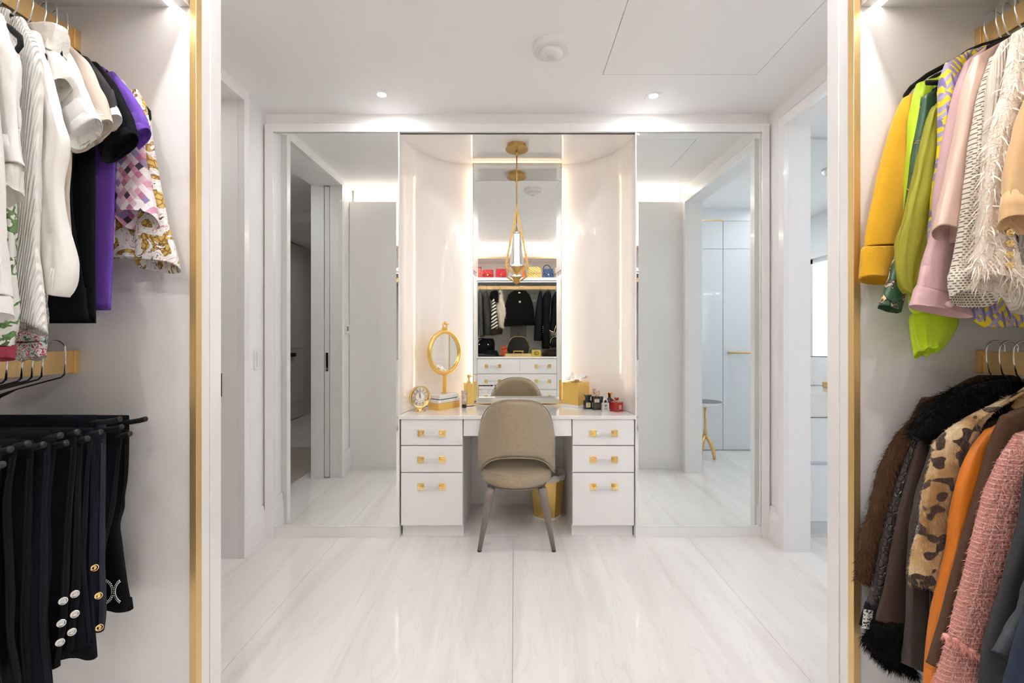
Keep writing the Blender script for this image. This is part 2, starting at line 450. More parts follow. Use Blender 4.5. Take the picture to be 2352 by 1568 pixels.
wn = struct('window_1', MB().box(BXR+.03, BXR+.08, WY0, WY0+.05, WZ0, WZ1).box(BXR+.03, BXR+.08, WY1-.05, WY1, WZ0, WZ1).box(BXR+.03, BXR+.08, WY0, WY1, WZ0, WZ0+.05)
            .box(BXR+.03, BXR+.08, WY0, WY1, WZ1-.05, WZ1).box(BXR+.03, BXR+.08, 1.68, 1.73, WZ0, WZ1), M['lacquer'])
M['pane'] = clear_mat('window_pane', .07)
for y0, y1 in ((WY0+.05, 1.68), (1.73, WY1-.05)):
    struct('pane', box(BXR+.05, BXR+.054, y0, y1, WZ0+.05, WZ1-.05), M['pane'], wn)
struct('trim_18', MB().box(BXR-.015, BXR, WY0-.08, WY1+.08, WZ1, WZ1+.09).box(BXR-.015, BXR, WY0-.08, WY0, WZ0, WZ1).box(BXR-.015, BXR, WY1, WY1+.08, WZ0, WZ1).box(BXR-.03, BXR, WY0-.08, WY1+.08, WZ0-.04, WZ0), M['lacquer'])
# ------------------------------------------------------------------ tall mirrors
def mirror_panel(name, x0, x1, z0, z1, y, bev, lab, depth=.008):
    s = .0014
    mb = MB().add([(x0,y+s,z0),(x1,y+s,z0),(x1,y+s,z1),(x0,y+s,z1),(x0+bev,y,z0+bev),(x1-bev,y,z0+bev),(x1-bev,y,z1-bev),(x0+bev,y,z1-bev),
                   (x0,y+depth,z0),(x1,y+depth,z0),(x1,y+depth,z1),(x0,y+depth,z1)],
                  [(4,5,6,7),(0,1,5,4),(1,2,6,5),(2,3,7,6),(3,0,4,7),(0,8,9,1),(1,9,10,2),(2,10,11,3),(3,11,8,0),(8,11,10,9)])
    return tag(mb.build(name, M['mirror']), lab, 'mirror')
mirror_panel('wall_mirror', -1.4775, NXL-.008, .0674, HT, 2.745, .012, 'tall wall mirror panel between the pocket door and the gold table clock')
mirror_panel('wall_mirror', NXR+.008, 1.506, .0674, HT, 2.745, .012, 'tall wall mirror panel between the bathroom opening and the perfume bottles')
MX0, MX1, MZ0, MZ1 = -.2955, .3265, .763, 2.452
vm = thing('vanity_mirror', 'narrow backlit mirror with thin gold edge above the vanity top', 'mirror', (.0155, YM, MZ0))
mb = mirror_panel('mirror_glass', MX0, MX1, MZ0, MZ1, YM, .034, 'x')
del mb['label'], mb['category']
mb.parent = vm; mb.location = mb.location - Vector((.0155, YM, MZ0))
MB().box(MX0-.005, MX0, YM-.002, YM+.02, MZ0-.005, MZ1+.005).box(MX1, MX1+.005, YM-.002, YM+.02, MZ0-.005, MZ1+.005)\
    .box(MX0, MX1, YM-.002, YM+.02, MZ1, MZ1+.005).box(MX0, MX1, YM-.002, YM+.02, MZ0-.005, MZ0).build('gold_edge', M['gold'], vm)
MB().box(MX0+.02, MX1-.02, YM+.01, 3.24, MZ0+.02, MZ1-.02).build('backing_box', M['gap'], vm)
for x0 in (MX0-.018, MX1+.005):
    MB().box(x0, x0+.013, YM+.03, YM+.050, MZ0+.02, MZ1-.02).build('led_strip', M['led_mirror'], vm)
MB().box(MX0, MX1, YM+.035, YM+.05, MZ1-.012, MZ1-.004).build('led_strip', M['led_mirror'], vm)
# outlet let into the mirror
oc = P(1118.5, 898.5, YM)
ot = thing('outlet_plate', 'mirrored outlet plate with white duplex sockets on the vanity mirror', 'outlet', (oc.x, YM-.006, oc.z-.045))
a0 = P(1098, 913, YM); a1 = P(1139, 884, YM)
mp = mirror_panel('cover_plate', a0.x, a1.x, a0.z, a1.z, YM-.006, .008, 'x', .004); del mp['label'], mp['category']
mp.parent = ot; mp.location = mp.location - Vector(ot.location)
a0 = P(1107, 905.5, YM); a1 = P(1128, 894.5, YM)
MB().box(a0.x, a1.x, YM-.0085, YM-.006, a0.z, a1.z).build('socket_insert', M['white_plastic'], ot, bevel=.0008)
for sx in (1112, 1123.5):
    c = P(sx, 900, YM)
    MB().box(c.x-.0055, c.x+.0055, YM-.0092, YM-.0083, c.z+.006, c.z+.0075).build('slot', M['gap'], ot)
    MB().box(c.x-.0055, c.x+.0055, YM-.0092, YM-.0083, c.z-.0075, c.z-.006).build('slot', M['gap'], ot)
    MB().box(c.x-.0145, c.x-.0105, YM-.0092, YM-.0083, c.z-.002, c.z+.002).build('slot', M['gap'], ot)

# ------------------------------------------------------------------ vanity
VF = 2.74                     # plane of the drawer fronts
def zz(y, D=VF): return CH - (y - VY) * D / F
def xx(x, D=VF): return (x - VX) * D / F
def handle(parent, xc, zc, y, span=.131, post=.0405):
    """two gold posts and a clear bar between them"""
    for s in (-1, 1):
        x = xc + s*span/2
        h = post/2
        MB().box(x-h, x+h, y-.006, y, zc-h, zc+h).box(x-h*.55, x+h*.55, y-.012, y-.006, zc-h*.55, zc+h*.55)\
            .box(x-h*.4-s*h*.35, x+h*.4-s*h*.35, y-.034, y-.010, zc-h*.42, zc+h*.42).build('handle_post', M['goldpol'], parent, bevel=.0012)
    MB().box(xc-span/2+post*.42, xc+span/2-post*.42, y-.031, y-.013, zc-.0085, zc+.0085).build('handle_bar', M['acrylic'], parent, bevel=.002)
DY = [(962.5, 1022), (1024, 1084), (1086, 1206)]
for side, xa, xb, hx, desc in (('l', 920.5, 1063, 991.5, 'gold clock'), ('r', 1314.5, 1457, 1386.5, 'perfume bottles')):
    x0, x1 = xx(xa), xx(xb)
    t = thing('drawer_cabinet', 'white lacquer three-drawer vanity cabinet under the ' + desc, 'cabinet', ((x0+x1)/2, VF+.3, 0), 'vanity drawer cabinets')
    MB().box(x0+.001, x1-.0, VF+.024, 3.30, .066, .729).build('body', M['lacquer'], t)
    MB().box(x0+.001, x1-.0, VF+.045, 3.29, 0, .066).build('kick_plate', M['lacquer'], t)
    for (ya, yb), hy in zip(DY, (994.5, 1055, 1117)):
        d = MB().box(x0+.0015, x1-.0015, VF, VF+.022, zz(yb)+.0008, zz(ya)-.0008).build('drawer', M['lacquer'], t, bevel=.0012)
        handle(d, xx(hx), zz(hy), VF)
x0, x1 = xx(1064.5), xx(1313)
t = thing('pencil_drawer', 'shallow white drawer unit over the kneehole between the two cabinets', 'drawer', ((x0+x1)/2, VF+.25, zz(1001)))
MB().box(x0+.001, x1-.001, VF-.002, VF+.02, zz(1001), zz(962.5)-.0008).build('drawer_front', M['lacquer'], t, bevel=.0012)
MB().box(x0+.004, x1-.004, VF+.02, 3.2, zz(1001)+.012, .728).build('drawer_box', M['lacquer'], t)
struct('wall_kneehole', box(x0-.02, x1+.02, 3.295, 3.305, 0, .73), M['lacquer'])
ct = [(NXL+.001, VF-.012)] + [(NXL+.001, 2.755)] + [(x*.998+.0, y-.002) for x, y in np_[1:-1]] + [(NXR-.001, 2.755), (NXR-.001, VF-.012)]
tag(MB().prism(ct, .7295, .7515).build('countertop', mat('white_stone_top', (.86, .835, .815), .1, coat=.5), bevel=.0015), 'glossy white stone vanity countertop with curved back edge', 'countertop')

# ------------------------------------------------------------------ pendant lamp
PD = 2.914
pc = (P(1187, 344, PD).x, PD)
t = thing('pendant_lamp', 'gold teardrop frame pendant with crystal cylinder hanging before the vanity mirror', 'lamp', (pc[0], PD, 1.63))
MB().lathe([(.060, 2.476), (.060, 2.452), (.074, 2.450), (.074, 2.443), (.012, 2.440)], (pc[0], PD, 0), 48).build('canopy', M['brass'], t, smooth=False, bevel=.001)
MB().tube([(pc[0], PD, 2.44), (pc[0], PD, 2.405)], .0075, 12).build('coupling', M['brass'], t, smooth=True)
MB().tube([(pc[0], PD, 2.42), (pc[0], PD, 2.09)], .0042, 12).build('stem', M['brass'], t, smooth=True)
za, zw, zb, hw = 2.094, 1.684, 1.628, .0795
def diamond(h, top, mid, bot):
    return [(pc[0], top), (pc[0]+h, mid), (pc[0], bot), (pc[0]-h, mid)]
o_, i_ = diamond(hw, za, zw, zb), diamond(hw-.013, za-.062, zw+.003, zb+.0135)
mb = MB(); vs = []
for y in (PD-.007, PD+.007):
    vs += [(x, y, z) for x, z in o_] + [(x, y, z) for x, z in i_]
fs = []
for k in range(4):
    j = (k+1) % 4
    fs += [(k, j, 4+j, 4+k), (8+k, 12+k, 12+j, 8+j), (k, 8+k, 8+j, j), (4+k, 4+j, 12+j, 12+k)]
mb.add(vs, fs).build('frame', M['brass'], t, bevel=.0015)
MB().lathe([(.022, 1.905), (.0245, 1.908), (.026, 1.90), (.044, 1.70), (.044, 1.69), (.038, 1.686)], (pc[0], PD, 0), 40).build('crystal', M['glass'], t, smooth=True)
def bubble_core():
    m = mat('lit_crystal_core', (1, 1, 1), .3, emit=(.92, .96, 1), estr=2.6)
    v = coords(m, (1, 1, 1)); n = nd(m, 'TexVoronoi'); n.inputs['Scale'].default_value = 260; lk(m, v, n.inputs['Vector'])
    r = ramp(m, n.outputs['Distance'], [(.1, (1, 1, 1)), (.6, (.55, .62, .68))]); lk(m, r, bsdf(m).inputs['Emission Color']); return m
MB().lathe([(.012, 1.70), (.011, 1.895)], (pc[0], PD, 0), 10).build('light_core', bubble_core(), t, smooth=True)
MB().lathe([(.036, 1.6855), (.036, 1.682), (.014, 1.650), (.010, 1.640)], (pc[0], PD, 0), 32).build('cone_base', M['brass'], t)

# ------------------------------------------------------------------ chair
M['chair'] = mat('taupe_metallic_fabric', (.40, .315, .215), .42, metal=.25, sheen=.25, bump=.6, bscale=200, var=.34, vscale=190)
M['chairleg'] = mat('taupe_leg_paint', (.23, .185, .165), .32, coat=.15)
CX, CY = P(1186.5, 1000, 2.6).x, 2.765
t = thing('vanity_chair', 'taupe upholstered barrel-back chair with open lower back at the vanity', 'chair', (CX, CY, 0))
def lerp_tab(tab, x):
    for (a, va), (b, vb) in zip(tab, tab[1:]):
        if x <= b:
            u = (x - a)/(b - a); u = max(0, min(1, u)); return va + (vb - va)*u
    return tab[-1][1]
def smooth_tab(tab):
    def f(x):
        h = 4.0
        return sum(lerp_tab(tab, abs(x + h*k)) for k in (-2, -1, 0, 1, 2))/5
    return f
top_f = smooth_tab([(0, .882), (15, .880), (30, .866), (42, .842), (55, .797), (66, .745), (76, .68), (85, .60), (95, .555), (104, .50), (110, .47)])
bot_f = smooth_tab([(0, .545), (20, .538), (35, .522), (48, .495), (60, .458), (70, .425), (80, .405), (95, .40), (104, .43), (110, .455)])
def shell(off):
    def fn(u, v):
        ph = -108 + 216*u
        a = math.radians(ph)
        zb_, zt = bot_f(ph), top_f(ph)
        # round the rim
        z = zb_ + (zt - zb_)*v
        lean = .055*max(0, (z - .42)/.46)*max(0, math.cos(a))
        rx, ry = .238 - off - .010*max(0, (z-.6)/.3), .205 - off
        return Vector((CX + rx*math.sin(a), CY - ry*math.cos(a) - lean, z))
    return fn
mb = MB()
NU, NV = 56, 14
outer, inner = shell(0), shell(.034)
def rim(fn_o, fn_i):
    vs = [[None]*(2*(NV+1)) for _ in range(NU+1)]
    for i in range(NU+1):
        for j in range(NV+1):
            v = j/NV
            e = min(v, 1-v); k = min(1, e/.07); r = 1 - math.sqrt(max(0, 1-(1-k)**2))
            po, pi_ = fn_o(i/NU, v), fn_i(i/NU, v)
            eu = min(i, NU-i)/2.0; ku = min(1, eu); ru = 1 - math.sqrt(max(0, 1-(1-ku)**2)); q = max(r, ru)*.5
            vs[i][j] = po.lerp(pi_, q); vs[i][2*NV+1-j] = pi_.lerp(po, q)
    return vs
vs = rim(outer, inner); n = 2*(NV+1)
mb.rings(vs).build('backrest', M['chair'], t, smooth=True)
edge = [outer(i/60, 1).lerp(inner(i/60, 1), .16) for i in range(61)] + [outer(1-i/60, 0).lerp(inner(1-i/60, 0), .16) for i in range(61)]
MB().tube(edge, .0032, 6, closed=True).build('back_piping', M['chair'], t, smooth=True)
sp = [(.02, .460), (.12, .459), (.170, .455), (.196, .447), (.205, .439), (.2085, .436), (.2115, .433), (.214, .424), (.215, .405), (.2145, .385), (.210, .370), (.200, .363), (.18, .361)]
MB().lathe(sp, (CX, CY+.0, 0), 56, 1, 1).build('seat_cushion', M['chair'], t, smooth=True)
MB().tube([(CX+.2085*math.cos(2*PI*k/48), CY+.2085*math.sin(2*PI*k/48), .4375) for k in range(48)], .0042, 6, closed=True).build('seat_piping', M['chair'], t, smooth=True)
MB().lathe([(.196, .359), (.19, .348), (.165, .336), (.10, .334)], (CX, CY, 0), 48).build('seat_base', M['chairleg'], t, smooth=True)
for sx in (-1, 1):
    for sy in (-1, 1):
        top = Vector((CX + sx*.148, CY + sy*.150, .350)); bot = Vector((CX + sx*.2135, CY + sy*(.187 if sy < 0 else .225), .006))
        mid = top.lerp(bot, .5)
        lg = MB().tube([top, top.lerp(bot, .15), mid, bot], [.0255, .025, .0195, .0122], 16).build('leg', M['chairleg'], t, smooth=True)
        MB().lathe([(.0125, .007), (.0125, 0)], (bot.x, bot.y, 0), 16).build('leg_tip', M['black'], lg)
        if sy > 0:
            MB().tube([mid, bot + Vector((0, 0, .006))], [.0203, .0130], 16).build('lower_leg', M['black'], lg, smooth=True)  # front legs are black over their lower half

# ------------------------------------------------------------------ waste bin
bc = P(1256, 1180, 3.06)
t = thing('waste_bin', 'gold octagonal waste bin with white base and liner in the kneehole', 'bin', (bc.x, 3.10, 0))
def octa(r, z): return [Vector((bc.x + r*math.cos(PI/8 + k*PI/4 + .12), 3.10 + r*math.sin(PI/8 + k*PI/4 + .12), z)) for k in range(8)]
MB().rings([octa(.099, .012), octa(.122, .285)], True, False).build('shell', M['goldmatte'], t)
MB().rings([octa(.103, 0), octa(.103, .013)]).build('base', M['white_plastic'], t)
ring = []
for z, r in ((.20, .108), (.262, .128), (.285, .132), (.302, .129), (.300, .116), (.22, .104)):
    ring.append([Vector((bc.x + (r+.004*noise.noise((k*.9, z*40, 1)))*math.cos(2*PI*k/48), 3.10 + (r+.004*noise.noise((k*.9, z*40, 5)))*math.sin(2*PI*k/48), z + (.010*noise.noise((k*.5, z*20, 3)) if z > .21 else .0))) for k in range(48)])
ring = ring[1:]
MB().rings(ring, False, False).build('liner', mat('bin_liner', (.8, .77, .74), .3, alpha=.85), t, smooth=True)

# ------------------------------------------------------------------ ceiling fittings
def downlight(x, y, lab, s=.042, lens='spot'):
    t = thing('recessed_spotlight', lab, 'ceiling light', (x, y, HC-.004), 'recessed ceiling spotlights')
    ap = .024
    vs = []
    for z in (HC-.002,):
        vs += [(x-s, y-s, z), (x+s, y-s, z), (x+s, y+s, z), (x-s, y+s, z)]
    n = 24; pts = [(x + ap*math.cos(2*PI*k/n), y + ap*math.sin(2*PI*k/n)) for k in range(n)]
    mb = MB()
    sq = []
    for k in range(n):
        a = 2*PI*k/n; q = max(abs(math.cos(a)), abs(math.sin(a))); sq.append((x + s*math.cos(a)/q, y + s*math.sin(a)/q))
    mb.rings([[Vector((p[0], p[1], HC)) for p in sq], [Vector((p[0], p[1], HC-.0025)) for p in sq], [Vector((p[0], p[1], HC-.0025)) for p in pts], [Vector((p[0], p[1], HC-.0002)) for p in pts]], False, False)
    mb.build('trim_plate', M['ceil'], t)
    MB().add([(x + ap*math.cos(2*PI*k/12), y + ap*math.sin(2*PI*k/12), HC-.0012) for k in range(12)], [tuple(range(12))]).build('lens', M[lens], t)
    return t
for px_, py_, lab in ((877, 217, 'small square recessed ceiling spotlight above the mirror beside the pocket door'), (1501, 220, 'small square recessed ceiling spotlight above the mirror beside the bathroom opening')):
    D = 1.37*F/(VY - py_); p = P(px_, py_, D); downlight(p.x, D, lab)
for x, y, lab in ((-2.1, 2.2, 'added unseen hall ceiling fill light just outside the pocket door'), (-2.2, -.7, 'added unseen hall ceiling fill light past the inner hall doorway'), (-.72, .95, 'added unseen square fill light over the closet aisle next to the diamond print top'), (.78, .95, 'added unseen square fill light over the closet aisle next to the lilac leather shirt'), (-.72, .15, 'added unseen square fill light over the closet aisle beside the white shirts'), (.78, .15, 'added unseen square fill light over the closet aisle beside the yellow coat'),
                  (2.25, 1.35, 'recessed bathroom ceiling spotlight near the round side table'), (2.75, 1.0, 'recessed bathroom ceiling spotlight near the towel bar'), (2.45, 2.35, 'recessed bathroom ceiling spotlight above the washbasin cabinet')):
    downlight(x, y, lab, lens='fill_aisle' if 'aisle' in lab else 'fill_hall' if 'hall' in lab else 'spot')  # aisle and hall ones are unseen fill lights, added to brighten both
D = 1.345*F/(VY-118); p = P(1266, 118, D)
t = thing('occupancy_sensor', 'round white ceiling sensor with shallow dome beside the access panel', 'sensor', (p.x, D, HC-.045))
MB().lathe([(.088, HC), (.088, HC-.022), (.080, HC-.028), (.055, HC-.030)], (p.x, D, 0), 48).build('base', M['white_plastic'], t, smooth=False, bevel=.002)
MB().lathe([(.056, HC-.029), (.052, HC-.042), (.036, HC-.052), (.006, HC-.055)], (p.x, D, 0), 48).build('dome', M['white_plastic'], t, smooth=True)
MB().lathe([(.020, HC-.0545), (.016, HC-.0575), (.004, HC-.058)], (p.x, D, 0), 24).build('lens', mat('sensor_lens', (.7, .7, .69), .3), t, smooth=True)
p = Vector((2.62, 2.5))
t = thing('smoke_detector', 'round white detector on the bathroom ceiling', 'detector', (p.x, p.y, HC-.04))
MB().lathe([(.075, HC), (.075, HC-.02), (.055, HC-.04), (.01, HC-.042)], (p.x, p.y, 0), 32).build('housing', M['white_plastic'], t, smooth=True)

# light switch, thermostat
s0 = P(590, 825, 2.63)
ly = -XL*F/(VX-590)
t = thing('light_switch', 'white wall switch plate with button column beside the pocket door', 'switch', (XL+.004, ly, 1.10-.06))
zc = CH - (825-VY)*ly/F
MB().box(XL, XL+.007, ly-.036, ly+.036, zc-.062, zc+.062).build('plate', M['white_plastic'], t, bevel=.002)
for k in range(4):
    MB().box(XL+.007, XL+.0105, ly-.014, ly+.014, zc-.044+.023*k, zc-.044+.023*k+.019).build('button', M['white_plastic'], t, bevel=.001)
t = thing('thermostat', 'small white thermostat with grey screen on the wall by the pocket door', 'thermostat', (XL, 1.42, 1.24))
MB().box(XL, XL+.024, 1.375, 1.46, 1.255, 1.335).build('case', M['white_plastic'], t, bevel=.003)
MB().box(XL+.024, XL+.0255, 1.405, 1.448, 1.278, 1.322).build('screen', mat('lcd', (.22, .25, .25), .2), t)
# ------------------------------------------------------------------ things on the vanity top
CT = .7515
def on_top(x, y):
    D = (CH - CT)*F/(y - VY); p = P(x, y, D); return p.x, D
# clock
cx, cy = on_top(962.5, 944.5); cy += .02
t = thing('table_clock', 'round gold skeleton table clock with roman hour marks on the vanity top', 'clock', (cx, cy, CT))
ca = math.radians(-42)            # turned towards the middle of the vanity
nz = CT + .0135 + .006
rad = .070
cz = CT + .022 + rad
def disc_pts(r, a0=0, n=48, sx=1): return [(r*math.cos(2*PI*k/n), r*math.sin(2*PI*k/n)) for k in range(n)]
fwd = Vector((math.sin(-ca), -math.cos(ca), 0)); rt = Vector((math.cos(ca), math.sin(-ca), 0)); rt = Vector((-fwd.y, fwd.x, 0)); upv = Vector((0, 0, 1))
cc = Vector((cx, cy, cz))
def on_clock(u, v, d): return cc + rt*u + upv*v + fwd*d
def ring_mesh(r0, r1, d0, d1, n=48):
    rs = []
    for r, d in ((r0, d0), (r1, d0), (r1, d1), (r0, d1), (r0, d0)):
        rs.append([on_clock(r*math.cos(2*PI*k/n), r*math.sin(2*PI*k/n), d) for k in range(n)])
    return MB().rings(rs, False, False)
def plate_mesh(r, d0, d1, n=48):
    return MB().rings([[on_clock(r*math.cos(2*PI*k/n), r*math.sin(2*PI*k/n), d) for k in range(n)] for d in (d0, d1)])
ring_mesh(.064, rad, -.014, .014).build('bezel', M['goldpol'], t, smooth=False)
M['clear'] = clear_mat('clock_crystal', .07)
plate_mesh(.064, -.002, 0).build('crystal_plate', M['clear'], t)
ring_mesh(.036, .0375, -.001, .003).build('chapter_ring', M['goldpol'], t)
ring_mesh(.0615, .0635, -.001, .003).build('chapter_ring', M['goldpol'], t)
plate_mesh(.028, .001, .004).build('dial', M['white_plastic'], t)
for k in range(12):
    a = k*PI/6
    u, v = math.sin(a), math.cos(a)
    mb = MB().tube([on_clock(.041*u, .041*v, .003), on_clock(.056*u, .056*v, .003)], .0011, 5)
    if k % 3 != 0: mb.tube([on_clock(.041*u+.003*v, .041*v-.003*u, .003), on_clock(.056*u+.003*v, .056*v-.003*u, .003)], .0008, 5)
    mb.build('hour_mark', M['black'], t)
for a, l in ((-.03, .056), (-.42, .052)):
    MB().tube([on_clock(-.008*math.sin(a), -.008*math.cos(a), .007), on_clock(l*math.sin(a), l*math.cos(a), .007)], [.0014, .0006], 5).build('hand', M['black'], t)
plate_mesh(.004, .004, .009, 16).build('hub', M['brass'], t)
MB().lathe([(.024, 0), (.030, .002), (.028, .006), (.018, .008), (.013, .018), (.020, .024)], (cx, cy, CT), 32, 1.25, 1).build('foot', M['goldpol'], t, smooth=True)

# decorative box
def rect_pts(c, ux, a, b, ch=0):
    uy = Vector((-ux[1], ux[0])); ux = Vector(ux); c = Vector(c)
    pts = [(-a, -b), (a, -b), (a, b), (-a, b)]
    if ch: pts = [(-a+ch, -b), (a-ch, -b), (a, -b+ch), (a, b-ch), (a-ch, b), (-a+ch, b), (-a, b-ch), (-a, -b+ch)]
    return [tuple(c + ux*p + uy*q) for p, q in pts]
f_ = Vector(on_top(1010, 943)); l_ = Vector(on_top(978.5, 939.5)); 
ux = (Vector(on_top(1056, 934.5)) - f_).normalized()
uy = Vector((-ux[1], ux[0]))
bc_ = f_ + ux*.098 + uy*.058
t = thing('keepsake_box', 'gold box with white marble lid under the round stand mirror', 'box', (bc_[0], bc_[1], CT))
MB().prism(rect_pts(bc_, ux, .098, .058, .012), CT, CT+.045).build('body', M['goldflat'], t, bevel=.001)
MB().prism(rect_pts(bc_, ux, .100, .060, .012), CT+.046, CT+.066).build('lid', M['marble'], t, bevel=.002)
# round stand mirror
ms = bc_ + ux*.002
t = thing('stand_mirror', 'round gold stand mirror with chain-link finial on a marble base', 'mirror', (ms[0], ms[1], CT+.068))
MB().prism(rect_pts(bc_, ux, .078, .046), CT+.066, CT+.070).build('felt_pad', M['black'], t)
MB().prism(rect_pts(bc_, ux, .088, .052), CT+.070, CT+.098).build('marble_base', M['marble'], t, bevel=.002)
zb_ = CT+.098
MB().prism(rect_pts(ms, ux, .018, .013), zb_, zb_+.009).build('foot', M['goldmatte'], t, bevel=.001)
MB().prism(rect_pts(ms, ux, .010, .009), zb_+.009, zb_+.135).build('post', M['goldmatte'], t, bevel=.001)
nrm = Vector((ux[1], -ux[0], 0)); rt2 = Vector((ux[0], ux[1], 0))
mc = Vector((ms[0], ms[1], zb_+.125+.150))
prof = [(.148, -.010), (.152, -.004), (.152, .006), (.148, .014), (.138, .018), (.128, .015), (.125, .006), (.125, .003)]
rs = [[mc + (rt2*math.cos(2*PI*k/64) + upv*math.sin(2*PI*k/64))*r + nrm*d for k in range(64)] for r, d in prof]
MB().rings(rs, True, False).build('rim', M['goldmatte'], t, smooth=True)
MB().rings([[mc + (rt2*math.cos(2*PI*k/64) + upv*math.sin(2*PI*k/64))*r + nrm*d for k in range(64)] for r, d in ((.1255, .002), (.1255, .0035))]).build('mirror_glass', M['mirror'], t)
fz = mc.z + .150
MB().prism(rect_pts(ms, ux, .020, .008), fz-.006, fz+.018).build('finial_block', M['goldmatte'], t, bevel=.001)
fc = Vector((ms[0], ms[1], fz+.032))
MB().tube([fc + rt2*.004 + (rt2*math.cos(a)*.017 + upv*math.sin(a)*.021) for a in [2*PI*k/24 for k in range(24)]], .0062, 8, closed=True).build('chain_link', M['goldmatte'], t, smooth=True)
MB().tube([fc + rt2*.016 + upv*.012 + (nrm*math.cos(a)*.012 + rt2*math.sin(a)*.016) for a in [2*PI*k/24 for k in range(24)]], .006, 8, closed=True).build('chain_link', M['goldmatte'], t, smooth=True)
MB().tube([fc - rt2*.012 - upv*.01, fc - rt2*.012 + upv*.016], .006, 8).build('finial_horn', M['goldmatte'], t, smooth=True)
# soap dispenser
dx, dy = on_top(1077, 932)
t = thing('soap_dispenser', 'square gold pump dispenser with glass foot beside the vanity mirror', 'dispenser', (dx, dy, CT))
u45 = Vector((math.cos(.5), math.sin(.5)))
MB().prism(rect_pts((dx, dy), u45, .029, .029, .004), CT, CT+.014).build('glass_foot', M['glass'], t)
MB().prism(rect_pts((dx, dy), u45, .028, .028, .003), CT+.0145, CT+.158).build('bottle', M['goldflat'], t, bevel=.001)
MB().lathe([(.017, .158), (.017, .164), (.011, .170), (.009, .180), (.006, .186), (.006, .192), (.012, .196), (.012, .214), (.010, .217)], (dx, dy, CT), 24).build('pump', M['goldpol'], t, smooth=False)
MB().tube([(dx, dy, CT+.205), (dx+.022, dy-.005, CT+.206), (dx+.034, dy-.008, CT+.200)], .0035, 8).build('spout', M['goldpol'], t, smooth=True)
# small tube
tx, ty = on_top(1066, 936)
def tube_print():
    m = mat('tube_print', (.5, .4, .3), .3)
    v = coords(m, (60, 60, 60)); n = nd(m, 'TexNoise'); n.inputs['Scale'].default_value = 1.3; n.inputs['Detail'].default_value = 3; lk(m, v, n.inputs['Vector'])
    lk(m, ramp(m, n.outputs[0], [(.3, (.25, .12, .14)), (.42, (.5, .42, .2)), (.5, (.75, .68, .6)), (.58, (.45, .2, .25)), (.68, (.55, .5, .35))]), bsdf(m).inputs['Base Color']); return m
t = thing('cream_tube', 'small floral hand cream tube on black cap beside the dispenser', 'tube', (tx, ty, CT))
MB().lathe([(.0145, 0), (.015, .001), (.015, .022), (.0145, .023)], (tx, ty, CT), 20).build('cap', M['black'], t)
rs = []
for z, a, b in ((.0235, .0145, .0145), (.05, .016, .013), (.085, .0175, .007), (.112, .0185, .0015), (.118, .0185, .0012)):
    rs.append([Vector((tx + a*math.cos(2*PI*k/20), ty + b*math.sin(2*PI*k/20), CT+z)) for k in range(20)])
MB().rings(rs).build('body', tube_print(), t, smooth=True)
# tissue box
f_ = Vector(on_top(1328, 937.5)); l_ = Vector(on_top(1290.5, 932.5))
ux = (f_ - l_).normalized(); uy = Vector((-ux[1], ux[0]))
hb = .068
bc_ = f_ - ux*hb + uy*hb
t = thing('tissue_box', 'square gold tissue box with white base and tissue pulled up', 'tissue box', (bc_[0], bc_[1], CT))
MB().prism(rect_pts(bc_, ux, hb, hb), CT, CT+.018).build('base', M['marble'], t, bevel=.001)
mb = MB(); q0 = rect_pts(bc_, ux, hb-.001, hb-.001); q1 = rect_pts(bc_, ux, .03, .018)
mb.rings([[Vector((x, y, z)) for x, y in q] for q, z in ((q0, CT+.0185), (q0, CT+.166), (q1, CT+.166), (q1, CT+.150))], True, True)
mb.build('cover', M['goldflat'], t)
def tissue(u, v):
    a = u*2*PI; r = .006 + .068*v**.8*(.75+.25*math.sin(3*a+1)+.2*math.sin(5*a))
    z = .160 + .060*math.sin(PI*min(1, v*1.15)*.75)*(.7+.3*math.sin(2*a+.6)+.25*math.sin(5*a+2)) + .012*noise.noise((math.cos(a)*3, math.sin(a)*3, v*4))
    z = max(z, .1675 if r > .018 else .152)
    return Vector((bc_[0] + r*math.cos(a), bc_[1] + r*math.sin(a), CT + z))
o = MB().grid(tissue, 60, 10).build('tissue', mat('tissue_paper', (.9, .89, .87), .8), t, smooth=True)
# perfume bottles
def bottle_frame(x, y): 
    return Vector(on_top(x, y))
M['label'] = mat('paper_label', (.75, .62, .35), .5)
M['ink'] = mat('label_ink', (.12, .09, .05), .6)
gl = lambda n, c: mat(n, c, .04, trans=.35, coat=.6, ior=1.45)
def label_on(t, c, ux, fwd_, w, z0, z1, lines=3, m=None):
    """flat paper label with short printed lines"""
    uy = Vector((-ux[1], ux[0])); p = Vector((c[0], c[1])) 
    lb = MB().prism(rect_pts(p - uy*fwd_, ux, w, .0006), z0, z1).build('label', m or M['label'], t)
    for k in range(lines):
        zc_ = z1 - (z1-z0)*(k+.8)/(lines+.8)
        MB().prism(rect_pts(p - uy*(fwd_+.0006), ux, w*(.75-.15*(k % 2)), .0003), zc_, zc_+.0022).build('print_line', M['ink'], lb)
a = .18; ux = Vector((math.cos(a), math.sin(a)))
c = bottle_frame(1350.5, 939.5) + Vector((0, .018))
t = thing('perfume_bottle', 'squat teal-black perfume bottle with flared cap and cream label', 'perfume', (c[0], c[1], CT))
M['teal'] = gl('teal_glass', (.008, .035, .045))
MB().prism(rect_pts(c, ux, .0255, .016, .002), CT, CT+.052).prism(rect_pts(c, ux, .021, .012, .002), CT+.052, CT+.058).build('bottle', M['teal'], t, bevel=.001)
